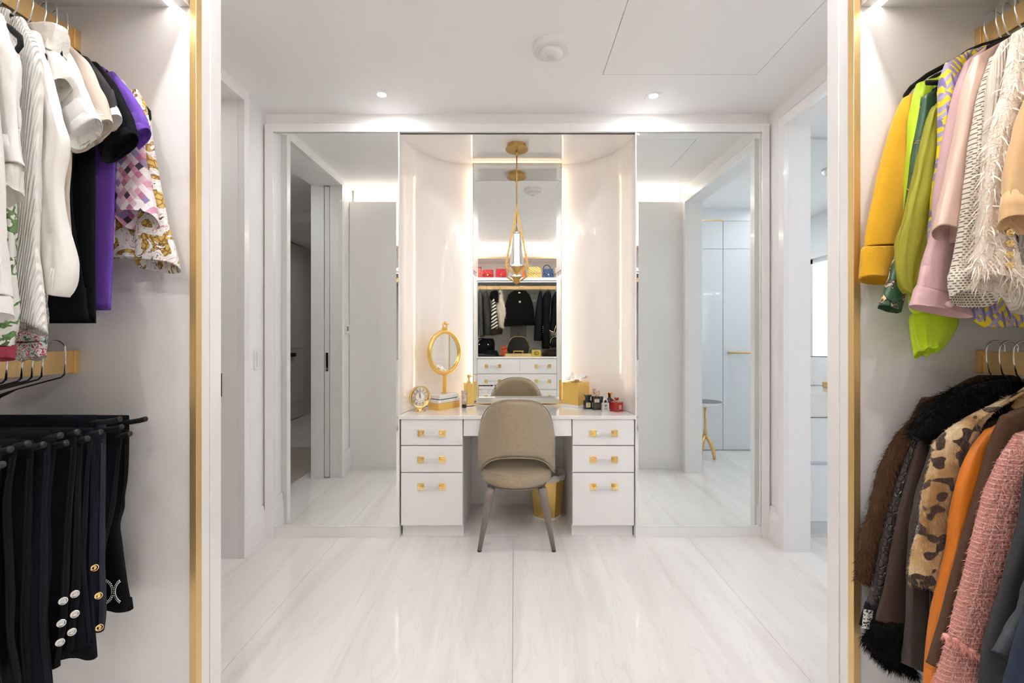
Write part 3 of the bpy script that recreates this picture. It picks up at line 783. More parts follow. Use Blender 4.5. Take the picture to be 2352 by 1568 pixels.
MB().rings([[Vector((x, y, z)) for x, y in rect_pts(c, ux, w_, d_)] for w_, d_, z in ((.014, .011, CT+.058), (.016, .012, CT+.080), (.025, .015, CT+.089), (.025, .015, CT+.093))]).build('cap', M['teal'], t, bevel=.001)
label_on(t, c, ux, .0164, .0155, CT+.012, CT+.043)
c = Vector(on_top(1372, 941.5)) + Vector((.004, .022))
a = .10; ux = Vector((math.cos(a), math.sin(a)))
t = thing('perfume_bottle', 'rectangular smoke grey perfume bottle with rose gold cap', 'perfume', (c[0], c[1], CT))
M['smoke'] = gl('smoke_glass', (.03, .03, .032))
MB().prism(rect_pts(c, ux, .0355, .018, .002), CT, CT+.088).build('bottle', M['smoke'], t, bevel=.001)
MB().prism(rect_pts(c - Vector((0, .0186)), ux, .017, .0006), CT+.012, CT+.045).build('window_panel', mat('amber_panel', (.10, .07, .05), .15), t)
MB().lathe([(.012, .088), (.012, .098), (.017, .099), (.017, .122), (.015, .124)], (c[0], c[1], CT), 24).build('cap', mat('rose_gold', (.82, .58, .42), .25, metal=.8), t, smooth=False)
label_on(t, c - ux*.008, ux, .0186, .016, CT+.050, CT+.072, 2, mat('pale_label', (.68, .64, .45), .4))
c = Vector(on_top(1365, 931)) + Vector((-.0, 0))
t = thing('perfume_bottle', 'slim clear perfume bottle with pale lilac cap behind the grey bottle', 'perfume', (c[0], c[1], CT))
MB().lathe([(.012, 0), (.012, .075), (.008, .08)], (c[0], c[1], CT), 24).build('bottle', M['glass'], t, smooth=False)
MB().lathe([(.010, .081), (.010, .087)], (c[0], c[1], CT), 24).build('collar', M['goldpol'], t)
MB().prism(rect_pts(c, (1, 0), .011, .011), CT+.088, CT+.116).build('cap', mat('lilac_cap', (.72, .62, .66), .1, trans=.4), t, bevel=.001)
c = Vector(on_top(1391, 945)) + Vector((0, .012)); a = .22; ux = Vector((math.cos(a), math.sin(a)))
t = thing('perfume_bottle', 'silver padlock-shaped perfume bottle with arched shackle', 'perfume', (c[0], c[1], CT))
MB().prism(rect_pts(c, ux, .0245, .010), CT, CT+.055).build('body', mat('brushed_silver', (.72, .69, .66), .3, metal=.85), t, bevel=.0015)
rt3 = Vector((ux[0], ux[1], 0)); c3 = Vector((c[0], c[1], CT+.055))
MB().tube([c3 - rt3*.0135] + [c3 + upv*.010 + rt3*(-.0135*math.cos(b_)) + upv*(.0155*math.sin(b_)) for b_ in [PI*k/12 for k in range(13)]] + [c3 + rt3*.0135], .0042, 10).build('shackle', M['silver'], t, smooth=True)
q = c - Vector((-ux[1], ux[0]))*.0103
MB().prism([(q[0]-.0085, CT+.044), (q[0]+.0085, CT+.044), (q[0], CT+.028)], q[1]-.0035, q[1]+.001, 'y').build('keyhole_mark', mat('dark_silver', (.25, .24, .23), .3, metal=.8), t)
for k in range(2): MB().prism(rect_pts(q, ux, .011, .0004), CT+.012+.007*k, CT+.0145+.007*k).build('print_line', M['ink'], t)
c = Vector(on_top(1401, 938)) + Vector((.0, .012))
t = thing('perfume_bottle', 'dark plum round-shouldered perfume bottle with gold crown stopper', 'perfume', (c[0], c[1], CT))
M['plum'] = gl('plum_glass', (.055, .006, .02))
MB().lathe([(.034, 0), (.038, .004), (.040, .030), (.036, .048), (.022, .062), (.010, .070), (.010, .078)], (c[0], c[1], CT), 40, 1, .55).build('bottle', M['plum'], t, smooth=True)
MB().lathe([(.012, .078), (.013, .082), (.017, .104), (.017, .108), (.010, .111)], (c[0], c[1], CT), 10).build('stopper', M['goldpol'], t)
c = Vector(on_top(1419, 946)) + Vector((.0, .034)); a = .62; ux = Vector((math.cos(a), math.sin(a)))
t = thing('perfume_bottle', 'ruby red cube perfume bottle with round red stopper', 'perfume', (c[0], c[1], CT))
M['ruby'] = gl('ruby_glass', (.52, .015, .02))
MB().prism(rect_pts(c, ux, .030, .030, .003), CT, CT+.060).build('bottle', M['ruby'], t, bevel=.001)
MB().lathe([(.010, .060), (.010, .070)], (c[0], c[1], CT), 20).build('collar', M['goldpol'], t)
MB().lathe([(.009, .070), (.013, .074), (.016, .086), (.015, .089)], (c[0], c[1], CT), 16).build('stopper', M['ruby'], t)
for k in range(4): 
    MB().prism(rect_pts(c - Vector((-ux[1], ux[0]))*.0303 + ux*.0, ux, .012-.002*(k % 2), .0003), CT+.018+.007*k, CT+.0205+.007*k).build('print_line', M['label'], t)

# ------------------------------------------------------------------ bathroom furniture
t = thing('washbasin_cabinet', 'white bathroom washbasin cabinet under a thick marble top beyond the bathroom opening', 'cabinet', (2.5, 2.9, 0))
MB().box(XR+TR+.004, 3.3, 2.76, 3.115, .10, .74).build('body', M['bath'], t)
MB().box(XR+TR+.004, 3.3, 2.80, 3.115, 0, .10).build('kick_plate', M['bath'], t)
for x0, x1 in ((1.70, 2.2), (2.203, 2.75), (2.753, 3.298)):
    MB().box(x0, x1, 2.74, 2.758, .47, .735).build('drawer', M['bath'], t, bevel=.001)
    MB().box(x0, x1, 2.74, 2.758, .105, .445).build('drawer', M['bath'], t, bevel=.001)
tag(MB().box(XR+TR+.004, 3.3, 2.73, 3.115, .743, .894).build('basin_slab', M['marble'], bevel=.002), 'thick white marble washbasin top on the bathroom cabinet', 'countertop')
tag(MB().box(XR+TR+.004, 3.3, 3.098, 3.118, .896, 1.09).build('backsplash', M['marble']), 'low marble backsplash between washbasin top and bathroom mirror', 'backsplash')
tag(MB().box(XR+TR+.004, 3.3, 3.10, 3.118, 1.097, 2.588).build('bathroom_mirror', M['mirror']), 'frameless mirror above the bathroom washbasin', 'mirror')
fx = P(1897, 884, 2.95).x
t = thing('basin_faucet', 'low brass faucet on the marble washbasin top', 'faucet', (fx+.02, 2.98, .895))
MB().box(fx-.01, fx+.05, 2.88, 2.905, .905, .93).build('spout', M['gold'], t, bevel=.002)
MB().lathe([(.022, .895), (.022, .93)], (fx+.03, 2.99, 0), 20).box(fx+.015, fx+.045, 2.88, 2.99, .907, .927).build('body', M['gold'], t)
# round side table
tc = Vector((1.905, .99))
t = thing('side_table', 'round side table with dark marble top and brass branch legs in the bathroom', 'table', (tc[0], tc[1], 0))
MB().lathe([(.10, .535), (.145, .548), (.168, .575), (.165, .578)], (tc[0], tc[1], 0), 48).build('tray_rim', M['lacquer'], t, smooth=False)
MB().lathe([(.162, .575), (.162, .5795), (.01, .5795)], (tc[0], tc[1], 0), 48).build('marble_top', mat('dark_marble', (.06, .062, .075), .15, var=.6, vscale=14), t)
MB().tube([(tc[0], tc[1], .54), (tc[0]+.005, tc[1], .36), (tc[0], tc[1], .22)], [.016, .014, .02], 12).build('stem', M['gold'], t, smooth=True)
for k in range(3):
    a = 2*PI*k/3 + .5
    MB().tube([(tc[0], tc[1], .25), (tc[0]+.05*math.cos(a), tc[1]+.05*math.sin(a), .17), (tc[0]+.075*math.cos(a), tc[1]+.075*math.sin(a), .11), (tc[0]+.09*math.cos(a), tc[1]+.09*math.sin(a), .008)], [.018, .020, .022, .013], 12).build('leg', M['gold'], t, smooth=True)
t = thing('towel_bar', 'slim brass towel bar on the pale bathroom glass wall', 'towel bar', (2.5, .70, 1.05))
MB().tube([(2.29, .71, 1.055), (2.86, .71, 1.055)], .011, 12).build('rail', M['gold'], t, smooth=True)
for x in (2.30, 2.85): MB().tube([(x, .66, 1.055), (x, .71, 1.055)], .012, 10).build('bracket', M['gold'], t, smooth=True)
# chandelier
hx, hy = 2.56, 1.66
t = thing('chandelier', 'small crystal chandelier of hanging glass rods on a thin stem in the bathroom', 'chandelier', (hx, hy, 1.6))
MB().lathe([(.06, HC), (.06, HC-.03), (.012, HC-.04)], (hx, hy, 0), 24).tube([(hx, hy, HC-.03), (hx, hy, 1.86)], .007, 8).build('stem', M['silver'], t)
MB().lathe([(.17, 1.85), (.17, 1.865), (.02, 1.868)], (hx, hy, 0), 32).build('plate', M['silver'], t)
for k in range(14):
    a = 2*PI*k/14; r = .155
    MB().lathe([(.008, 1.85), (.008, 1.66), (.002, 1.65)], (hx+r*math.cos(a), hy+r*math.sin(a), 0), 6).build('crystal_rod', M['glass'], t)
for k in range(5):
    a = 2*PI*k/5
    MB().sphere((hx+.08*math.cos(a), hy+.08*math.sin(a), 1.78), .011, 4).build('bulb', mat('bulb', (1, 1, 1), .5, emit=SOFT, estr=25), t)
# ------------------------------------------------------------------ fabrics
def cloth(name, col, rough=.85, bump=.25, bscale=350, sheen=.03, **k): return mat(name, col, rough, bump=bump, bscale=bscale, sheen=sheen, **k)
def ribbed(name, col, period=.0042):
    m = cloth(name, col, bump=0); wv = nd(m, 'TexWave', wave_type='BANDS', bands_direction='X'); wv.inputs['Scale'].default_value = 2*PI/period/20; wv.inputs['Distortion'].default_value = .15
    lk(m, xz(m, 1, .05, -.10), wv.inputs['Vector']); add_bump(m, wv.outputs['Fac'], .9, .0025); return m
def leopard():
    m = cloth('leopard_fur', (.5, .3, .12), .9, bump=0, sheen=.4)
    v = coords(m, (34, 34, 46)); n = nd(m, 'TexNoise'); n.inputs['Scale'].default_value = 1.0; n.inputs['Detail'].default_value = .3; n.inputs['Distortion'].default_value = .15; lk(m, v, n.inputs['Vector'])
    v2 = coords(m, (5, 5, 5)); n2 = nd(m, 'TexNoise'); n2.inputs['Scale'].default_value = 3; n2.inputs['Detail'].default_value = 6; lk(m, v2, n2.inputs['Vector'])
    base = ramp(m, n2.outputs[0], [(.35, (.33, .17, .05)), (.5, (.56, .36, .15)), (.65, (.66, .50, .30))])
    mx = nd(m, 'Mix', data_type='RGBA'); lk(m, ramp(m, n.outputs[0], [(.53, (0, 0, 0)), (.56, (1, 1, 1))]), mx.inputs[0]); lk(m, base, mx.inputs[6]); mx.inputs[7].default_value = (.055, .022, .01, 1)
    lk(m, mx.outputs[2], bsdf(m).inputs['Base Color'])
    n3 = nd(m, 'TexNoise'); n3.inputs['Scale'].default_value = 160; lk(m, coords(m, (1, 1, .35)), n3.inputs['Vector']); add_bump(m, n3.outputs[0], .8, .006); return m
def fur(name, col, var=.45, sc_=60):
    m = mat(name, col, .9, spec=.15, sheen=.05, var=var, vscale=sc_, stretch=(1, 1, .3)); n3 = nd(m, 'TexNoise'); n3.inputs['Scale'].default_value = 130; lk(m, coords(m, (1, 1, .25)), n3.inputs['Vector']); add_bump(m, n3.outputs[0], .9, .008); return m
def print_mat(name, stops, scale=30, dist=1.5, detail=3, bump=0, stretch=(1, 1, 1), const=True, rough=.5):
    m = cloth(name, stops[0][1], rough, bump=0); v = coords(m, stretch); n = nd(m, 'TexNoise'); n.inputs['Scale'].default_value = scale; n.inputs['Distortion'].default_value = dist; n.inputs['Detail'].default_value = detail
    lk(m, v, n.inputs['Vector']); lk(m, ramp(m, n.outputs[0], stops, const), bsdf(m).inputs['Base Color']); return m
def baroque():
    m = cloth('gold_chain_print', (.8, .78, .75), .5, bump=0); v = coords(m, (1, 1, 1))
    a = nd(m, 'TexNoise'); a.inputs['Scale'].default_value = 17; a.inputs['Detail'].default_value = 2; a.inputs['Distortion'].default_value = 2.5; lk(m, v, a.inputs['Vector'])
    b_ = nd(m, 'TexVoronoi', feature='DISTANCE_TO_EDGE'); b_.inputs['Scale'].default_value = 60; lk(m, v, b_.inputs['Vector'])
    spots = ramp(m, b_.outputs['Distance'], [(.0, (.28, .15, .03)), (.09, (.30, .16, .03)), (.10, (.62, .40, .10)), (1, (.7, .5, .18))], True)
    msk = ramp(m, a.outputs[0], [(0, (1, 1, 1)), (.46, (0, 0, 0))], True)
    mx = nd(m, 'Mix', data_type='RGBA'); lk(m, msk, mx.inputs[0]); mx.inputs[6].default_value = (.82, .80, .77, 1); lk(m, spots, mx.inputs[7])
    line = ramp(m, a.outputs[0], [(0, (1, 1, 1)), (.45, (.12, .10, .07)), (.468, (1, 1, 1)), (.555, (.15, .14, .14)), (.565, (1, 1, 1)), (.66, (.75, .35, .42)), (.70, (1, 1, 1))], True)
    m2 = nd(m, 'Mix', data_type='RGBA', blend_type='MULTIPLY'); m2.inputs[0].default_value = 1; lk(m, mx.outputs[2], m2.inputs[6]); lk(m, line, m2.inputs[7]); lk(m, m2.outputs[2], bsdf(m).inputs['Base Color']); return m
def geometric():
    m = cloth('diamond_print', (.7, .6, .65), .6, bump=0)
    tc = nd(m, 'TexCoord'); sp_ = nd(m, 'SeparateXYZ'); lk(m, tc.outputs['Object'], sp_.inputs[0])
    u = math_(m, 'MULTIPLY', math_(m, 'ADD', sp_.outputs[0], math_(m, 'MULTIPLY', sp_.outputs[2], .8)), 58); v = math_(m, 'MULTIPLY', math_(m, 'SUBTRACT', sp_.outputs[0], math_(m, 'MULTIPLY', sp_.outputs[2], .8)), 58)
    cb = nd(m, 'CombineXYZ'); lk(m, math_(m, 'FLOOR', u), cb.inputs[0]); lk(m, math_(m, 'FLOOR', v), cb.inputs[1])
    wn_ = nd(m, 'TexWhiteNoise', noise_dimensions='2D'); lk(m, cb.outputs[0], wn_.inputs['Vector'])
    lk(m, ramp(m, wn_.outputs[0], [(0, (.78, .72, .74)), (.28, (.62, .30, .42)), (.45, (.82, .78, .78)), (.58, (.45, .16, .28)), (.70, (.30, .22, .42)), (.82, (.05, .04, .06)), (.90, (.70, .50, .58))], True), bsdf(m).inputs['Base Color']); return m
def leafprint():
    m = cloth('leaf_print', (.7, .58, .02), .4, bump=0); col = None; prev = None
    for k, (sh, sx_, sz_, th, c) in enumerate(((.75, 62, 13, .30, (.33, .27, .52)), (-.8, 52, 12, .30, (.44, .38, .60)), (.2, 70, 11, .24, (.22, .17, .38)))):
        vo = nd(m, 'TexVoronoi', voronoi_dimensions='2D'); vo.inputs['Scale'].default_value = 1; vo.inputs['Randomness'].default_value = .8; lk(m, xz(m, sx_, sz_, sh), vo.inputs['Vector'])
        mk = ramp(m, vo.outputs['Distance'], [(0, (1, 1, 1)), (th, (0, 0, 0))], True)
        mx = nd(m, 'Mix', data_type='RGBA'); lk(m, mk, mx.inputs[0]); mx.inputs[7].default_value = (*c, 1)
        if prev is None: mx.inputs[6].default_value = (.80, .66, .015, 1)
        else: lk(m, prev, mx.inputs[6])
        prev = mx.outputs[2]
    lk(m, prev, bsdf(m).inputs['Base Color']); return m
def tweed():
    m = cloth('pink_tweed', (.75, .33, .28), .9, bump=0); br = nd(m, 'TexBrick'); br.inputs['Scale'].default_value = 30; br.offset = 0
    br.inputs['Color1'].default_value = (.74, .33, .28, 1); br.inputs['Color2'].default_value = (.66, .27, .23, 1); br.inputs['Mortar'].default_value = (.86, .52, .46, 1); br.inputs['Mortar Size'].default_value = .03; br.inputs['Brick Width'].default_value = .6; br.inputs['Row Height'].default_value = .3
    lk(m, xz(m, 1, 1, -.27), br.inputs['Vector']); lk(m, br.outputs['Color'], bsdf(m).inputs['Base Color'])
    n = nd(m, 'TexNoise'); n.inputs['Scale'].default_value = 210; n.inputs['Detail'].default_value = 4; lk(m, coords(m), n.inputs['Vector']); add_bump(m, n.outputs[0], 1, .01); return m
def meshknit():
    m = cloth('open_knit', (.74, .68, .58), .9, bump=0); br = nd(m, 'TexBrick'); br.inputs['Scale'].default_value = 88
    for nme in ('Color1', 'Color2'): br.inputs[nme].default_value = (.20, .15, .10, 1)
    br.inputs['Mortar'].default_value = (.76, .70, .60, 1); br.inputs['Mortar Size'].default_value = .17; br.inputs['Mortar Smooth'].default_value = .3; br.inputs['Brick Width'].default_value = .62; br.inputs['Row Height'].default_value = .50
    lk(m, xz(m, 1, 1, -.1), br.inputs['Vector']); lk(m, br.outputs['Color'], bsdf(m).inputs['Base Color']); add_bump(m, br.outputs['Fac'], .8, -.004); return m
def zebra():
    m = cloth('zebra_print', (.8, .75, .62), .8, bump=0); wv = nd(m, 'TexWave', wave_type='BANDS', bands_direction='Z'); wv.inputs['Scale'].default_value = 6.5; wv.inputs['Distortion'].default_value = 4; wv.inputs['Detail'].default_value = 1
    lk(m, coords(m, (1, .3, 1), (0, .5, 0)), wv.inputs['Vector']); lk(m, ramp(m, wv.outputs['Fac'], [(0, (.01, .01, .01)), (.5, (.78, .72, .58))], True), bsdf(m).inputs['Base Color']); return m
def sheer(name, col):
    m = cloth(name, col, .6, bump=0); b_ = bsdf(m); out = m.node_tree.nodes['Material Output']
    tr = nd(m, 'BsdfTransparent'); tr.inputs[0].default_value = (.9, .88, .45, 1); tl = nd(m, 'BsdfTranslucent'); tl.inputs[0].default_value = (*col, 1)
    m1 = nd(m, 'MixShader'); m1.inputs[0].default_value = .3; lk(m, b_.outputs[0], m1.inputs[1]); lk(m, tl.outputs[0], m1.inputs[2])
    m2 = nd(m, 'MixShader'); m2.inputs[0].default_value = .25; lk(m, m1.outputs[0], m2.inputs[1]); lk(m, tr.outputs[0], m2.inputs[2]); lk(m, m2.outputs[0], out.inputs[0]); return m
def croc():
    m = mat('croc_leather', (.045, .032, .03), .3); vo = nd(m, 'TexVoronoi', feature='DISTANCE_TO_EDGE'); vo.inputs['Scale'].default_value = 70; lk(m, coords(m, (1, 1, .8)), vo.inputs['Vector']); add_bump(m, ramp(m, vo.outputs['Distance'], [(0, (0, 0, 0)), (.12, (1, 1, 1))]), .8, .004); return m
K = {
 'white': cloth('white_cotton', (.82, .80, .77)), 'cream': cloth('cream_cotton', (.83, .80, .74)), 'rib': ribbed('white_rib_knit', (.80, .78, .74)), 'satin': mat('ivory_crepe', (.82, .79, .75), .55, sheen=.2, bump=.1, bscale=400),
 'beige': cloth('beige_jersey', (.66, .57, .48)), 'black': cloth('black_jersey', (.0045, .0045, .006), sheen=0, spec=.2), 'charcoal_tee': cloth('washed_black_jersey', (.028, .025, .025), sheen=0), 'navyblack': cloth('black_wool', (.0035, .0035, .0055), sheen=0, bump=.1, spec=.2), 'slate': cloth('slate_blue_crepe', (.028, .030, .050), sheen=0, spec=.2), 'ink': cloth('ink_navy', (.005, .0055, .010), sheen=0, spec=.2),
 'purple': cloth('purple_pique', (.15, .06, .42)), 'baroque': baroque(), 'geo': geometric(), 'leaf': leafprint(),
 'floral': print_mat('floral_print', [(0, (.05, .12, .08)), (.38, (.45, .55, .55)), (.45, (.55, .50, .42)), (.5, (.35, .03, .08)), (.55, (.62, .66, .62)), (.62, (.10, .20, .14)), (.7, (.60, .15, .22))], 75, .6, 2),
 'greenleaf': print_mat('green_leaf_print', [(0, (.75, .73, .69)), (.53, (.08, .16, .05)), (.57, (.14, .25, .09)), (.63, (.72, .70, .66))], 22, 1.2, 3), 'redband': cloth('red_floral_band', (.28, .03, .05), var=.5, vscale=80),
 'mustard': mat('mustard_wool', (.75, .40, .004), .85, sheen=.25, bump=.5, bscale=420), 'lime': mat('neon_lime_silk', (.50, .72, .005), .4, sheen=.2), 'sheer': sheer('sheer_chartreuse', (.62, .60, .08)),
 'greenprint': print_mat('green_silk_print', [(0, (.035, .10, .05)), (.55, (.02, .015, .015)), (.62, (.62, .50, .30)), (.66, (.10, .05, .03)), (.72, (.04, .11, .06))], 28, 1.4, 1, rough=.35),
 'lilac': mat('lilac_leather', (.62, .40, .41), .42, bump=.15, bscale=120), 'champagne': mat('champagne_leather', (.72, .52, .43), .34, metal=.12, bump=.08, bscale=90), 'mesh': meshknit(), 'ribcream': ribbed('cream_rib_knit', (.76, .68, .57), .005),
 'fringe': mat('fringed_white_tweed', (.86, .76, .65), .9, bump=.9, bscale=180, var=.10, vscale=40), 'fringehair': cloth('loose_white_yarn', (.90, .81, .70)), 'tan': mat('tan_suede', (.66, .42, .20), .75, sheen=.3, bump=.2, bscale=60),
 'brownfur': fur('brown_mink', (.075, .036, .018)), 'brownhair': mat('brown_fur_hair', (.10, .05, .026), .9, spec=.1, var=.5, vscale=40), 'croc': croc(), 'darksuede': cloth('dark_brown_suede', (.045, .022, .014)), 'taupe': cloth('taupe_brown_wool', (.058, .042, .034)),
 'blackfur': fur('black_fur', (.004, .0038, .0035)), 'blackhair': mat('black_fur_hair', (.006, .0055, .005), .85, spec=.1), 'leopard': leopard(), 'leohair': mat('leopard_hair', (.45, .29, .13), .8, var=.6, vscale=30), 'orange': mat('orange_leather', (.62, .17, .010), .42, sheen=.1), 'brown': cloth('brown_wool', (.075, .034, .016)),
 'tweed': tweed(), 'tweedhair': cloth('loose_pink_yarn', (.80, .38, .32)), 'char': cloth('charcoal_suiting', (.035, .035, .037), var=.25, vscale=60, stretch=(.1, 1, 1)), 'slate2': cloth('slate_suiting', (.055, .06, .072)), 'denim': cloth('dark_denim', (.012, .022, .045)), 'zebra': zebra(),
 'beads': print_mat('silver_beads', [(0, (.01, .01, .01)), (.44, (.75, .73, .70))], 230, 0, 1), 'whitefur': fur('white_fur', (.72, .64, .52), .15), 'whitehair': mat('white_fur_hair', (.80, .72, .60), .8), 'olive': cloth('olive_jacket', (.06, .06, .045)), 'greylilac': cloth('grey_lilac_coat', (.075, .065, .075)),
}
# ------------------------------------------------------------------ garments
def cr(p0, p1, p2, p3, t):
    return tuple(.5*((2*b)+(-a+c)*t+(2*a-5*b+4*c-d)*t*t+(-a+3*b-3*c+d)*t**3) for a, b, c, d in zip(p0, p1, p2, p3))
def spline(rows, n):
    out = []; m = len(rows) - 1
    for i in range(n):
        s = i/(n-1)*m; k = min(int(s), m-1); t = s-k
        out.append(cr(rows[max(k-1, 0)], rows[k], rows[k+1], rows[min(k+2, m)], t))
    return out
def se(c, e): return math.copysign(abs(c)**e, c)
def sleeve_mesh(rows, Y, b=.02, op=0, seg=36, n=36, wr=.35, seed=0, map_=P, hem=True, closed=False, sq=.75, cap=True, deep=.055, ruf=0):
    """tube through photo cross-sections (xl,yl,xr,yr) at depth Y; op opens the hem towards the viewer"""
    S = spline(rows, n); rs = []
    sy = -1 if map_ is P else 1
    k_ = (map_(1, 0, Y) - map_(0, 0, Y)).x
    for i, (xl, yl, xr, yr) in enumerate(S):
        L, Rr = map_(xl, yl, Y), map_(xr, yr, Y); c = (L+Rr)/2; h = (Rr-L)/2; t = i/(n-1)
        w_ = max(0, (t-.7)/.3); o = op*k_*w_*w_
        bb = b*(.55+.45*min(1, t*5)) + .25*o
        ring = []
        for k in range(seg):
            th = 2*PI*k/seg; cs, sn = se(math.cos(th), sq), se(math.sin(th), sq)
            q = 1 + .10*wr*noise.noise((math.cos(th)*1.6+seed, math.sin(th)*1.6, t*4.5))
            f = wr*(.013*noise.noise((cs*2.0+seed*3.1, t*3.2+cs*1.6, seed)) + .006*noise.noise((cs*4.5+seed, t*9-cs*2, 2.3+seed)))
            q *= 1 + ruf*t*math.sin(9*th+seed)
            ring.append(c + h*cs*q + Vector((0, 0, ruf*.05*t*t*math.sin(7*th+seed*2))) + Vector((0, -sy*bb*sn*q + f*(1 if sn*1 > 0 else .4)*.9, 0)) + Vector((0, 0, sy*o*sn)))
        rs.append(ring)
    mb = MB()
    if hem and not closed:
        last = rs[-1]; cen = sum(last, Vector())/seg
        axis = (sum(rs[-4], Vector())/seg - cen)
        axis = axis.normalized() if axis.length > 1e-6 else Vector((0, 0, 1))
        rs.append([cen + (p-cen)*.965 + axis*.002 for p in last]); rs.append([cen + (p-cen)*.92 + axis*deep*.4 for p in last]); rs.append([cen + (p-cen)*.78 + axis*deep for p in last])
    mb.rings(rs, cap, True)
    return mb
def flip_x(mb, X):
    for v in mb.v: v.x = 2*X - v.x
    return mb
RODX = {'l': -1.206, 'r': 1.275}
def torso_mesh(side, Y, rows, b, seed, wr=.5, n=30, seg=44):
    """rows: (y_px, x_px) of the aisle-side edge from neck to hem, mirrored about the rail"""
    X0 = RODX[side]; S = spline(rows, n); rs = []
    for i, (y, x) in enumerate(S):
        p = P(x, y, Y); a = abs(p.x - X0); t = i/(n-1); ring = []
        bb = b*(.35+.65*min(1, t*4))
        for k in range(seg):
            th = 2*PI*k/seg; cs, sn = se(math.cos(th), .55), se(math.sin(th), .7)
            f = wr*.6*min(1, t*1.6)*(math.sin(cs*9+seed+t)*.004 + .010*noise.noise((cs*3+seed, t*2.2, seed)) + .004*noise.noise((cs*9+seed, t*5, seed)))
            ring.append(Vector((X0 + a*cs, Y + bb*sn + f, p.z)))
        rs.append(ring)
    last = rs[-1]; cen = sum(last, Vector())/seg
    rs.append([Vector((cen.x+(p.x-cen.x)*.98, cen.y+(p.y-cen.y)*.8, p.z+.002)) for p in last]); rs.append([Vector((cen.x+(p.x-cen.x)*.96, cen.y+(p.y-cen.y)*.7, p.z+.08)) for p in last])
    return MB().rings(rs)
def fur_mesh(src, n, length, width, lean=(0, 0, -1), lw=.6, rng=None):
    """loose hairs: thin triangles rooted on the faces of src"""
    rng = rng or random.Random(3); mb = MB(); fc = [f for f in src.f if len(f) == 4]
    ar = []
    for f in fc:
        a, b_, c = src.v[f[0]], src.v[f[1]], src.v[f[2]]; ar.append((b_-a).cross(c-a).length + 1e-9)
    pick = rng.choices(range(len(fc)), ar, k=n); lean = Vector(lean)
    cen = sum(src.v, Vector())/len(src.v)
    for i in pick:
        f = fc[i]; a, b_, c, d = [src.v[j] for j in f]; u, v = rng.random(), rng.random()
        p = (a*(1-u)+b_*u)*(1-v) + (d*(1-u)+c*u)*v
        nn = (b_-a).cross(d-a)
        if nn.length < 1e-9: continue
        nn.normalize()
        if nn.dot(p-cen) < 0: nn = -nn
        dr = (nn*(1-lw) + lean*lw + Vector((rng.uniform(-.4, .4), rng.uniform(-.4, .4), rng.uniform(-.4, .4)))).normalized()
        l = length*rng.uniform(.6, 1.25); s_ = dr.cross(Vector((rng.uniform(-1, 1), rng.uniform(-1, 1), rng.uniform(-1, 1)))).normalized()*width
        p = p - dr*length*.1; m_ = p + dr*l*.5; e = p + dr*l + Vector((0, 0, -l*.18))
        mb.add([p-s_, p+s_, m_+s_*.8, m_-s_*.8, e], [(0, 1, 2, 3), (3, 2, 4)])
    return mb
def stuff(o): o['kind'] = 'stuff'; return o

def hanger(side, Y, zrod, desc, ztop, half=.20, drop=.075, tip=None, lab=None):
    """velvet hanger with chrome hook over the flat rail, closed loop arms"""
    X0 = RODX[side]; s = 1 if side == 'l' else -1
    t = thing('clothes_hanger', lab or ('black velvet hanger with chrome hook carrying the ' + desc), 'hanger', (X0, Y, ztop-drop), 'velvet clothes hangers on the closet rails')
    hz = zrod + .006
    hook = [Vector((X0 + s*.024*math.cos(a), Y, hz + .022*math.sin(a))) for a in [PI + .5 - (PI+.5)*k/12 for k in range(13)]]
    hook += [Vector((X0 + s*.024, Y, hz-.03)), Vector((X0 + s*.016, Y, hz-.062)), Vector((X0 + s*.003, Y, hz-.078)), Vector((X0, Y, max(ztop-.005, hz-.13)))]
    if hook[-1].z > hook[-2].z - .004: hook[-1].z = hook[-2].z - .006
    if ztop < hook[-1].z - .01: hook.append(Vector((X0, Y, ztop)))
    MB().tube(hook, .0021, 8).build('hook', M['chrome'], t, smooth=True)
    h = half; zt = min(ztop, hook[-1].z + .004)
    if tip:
        p = P(tip[0], tip[1], Y); h = abs(p.x - X0); drop = zt - p.z
    pts = [(0, 0), (.35, -.12), (.75, -.52), (.93, -.78), (1.0, -.95), (1.005, -1.10), (.97, -1.22), (.90, -1.28), (.5, -1.28), (0, -1.28)]
    loop = [Vector((X0 + h*a, Y, zt + drop*b_)) for a, b_ in pts] + [Vector((X0 - h*a, Y, zt + drop*b_)) for a, b_ in pts[::-1][1:-1]]
    MB().tube(loop, .0062, 8, closed=True, up=(0, 1, 0), flat=.5).build('velvet_frame', M['velvet'], t, smooth=True)
    return t
ZROD = {'lu': P(0, 74, YE).z, 'll': P(0, 805, YE).z, 'ru': P(0, 70, YE).z, 'rl': P(0, 805, YE).z}
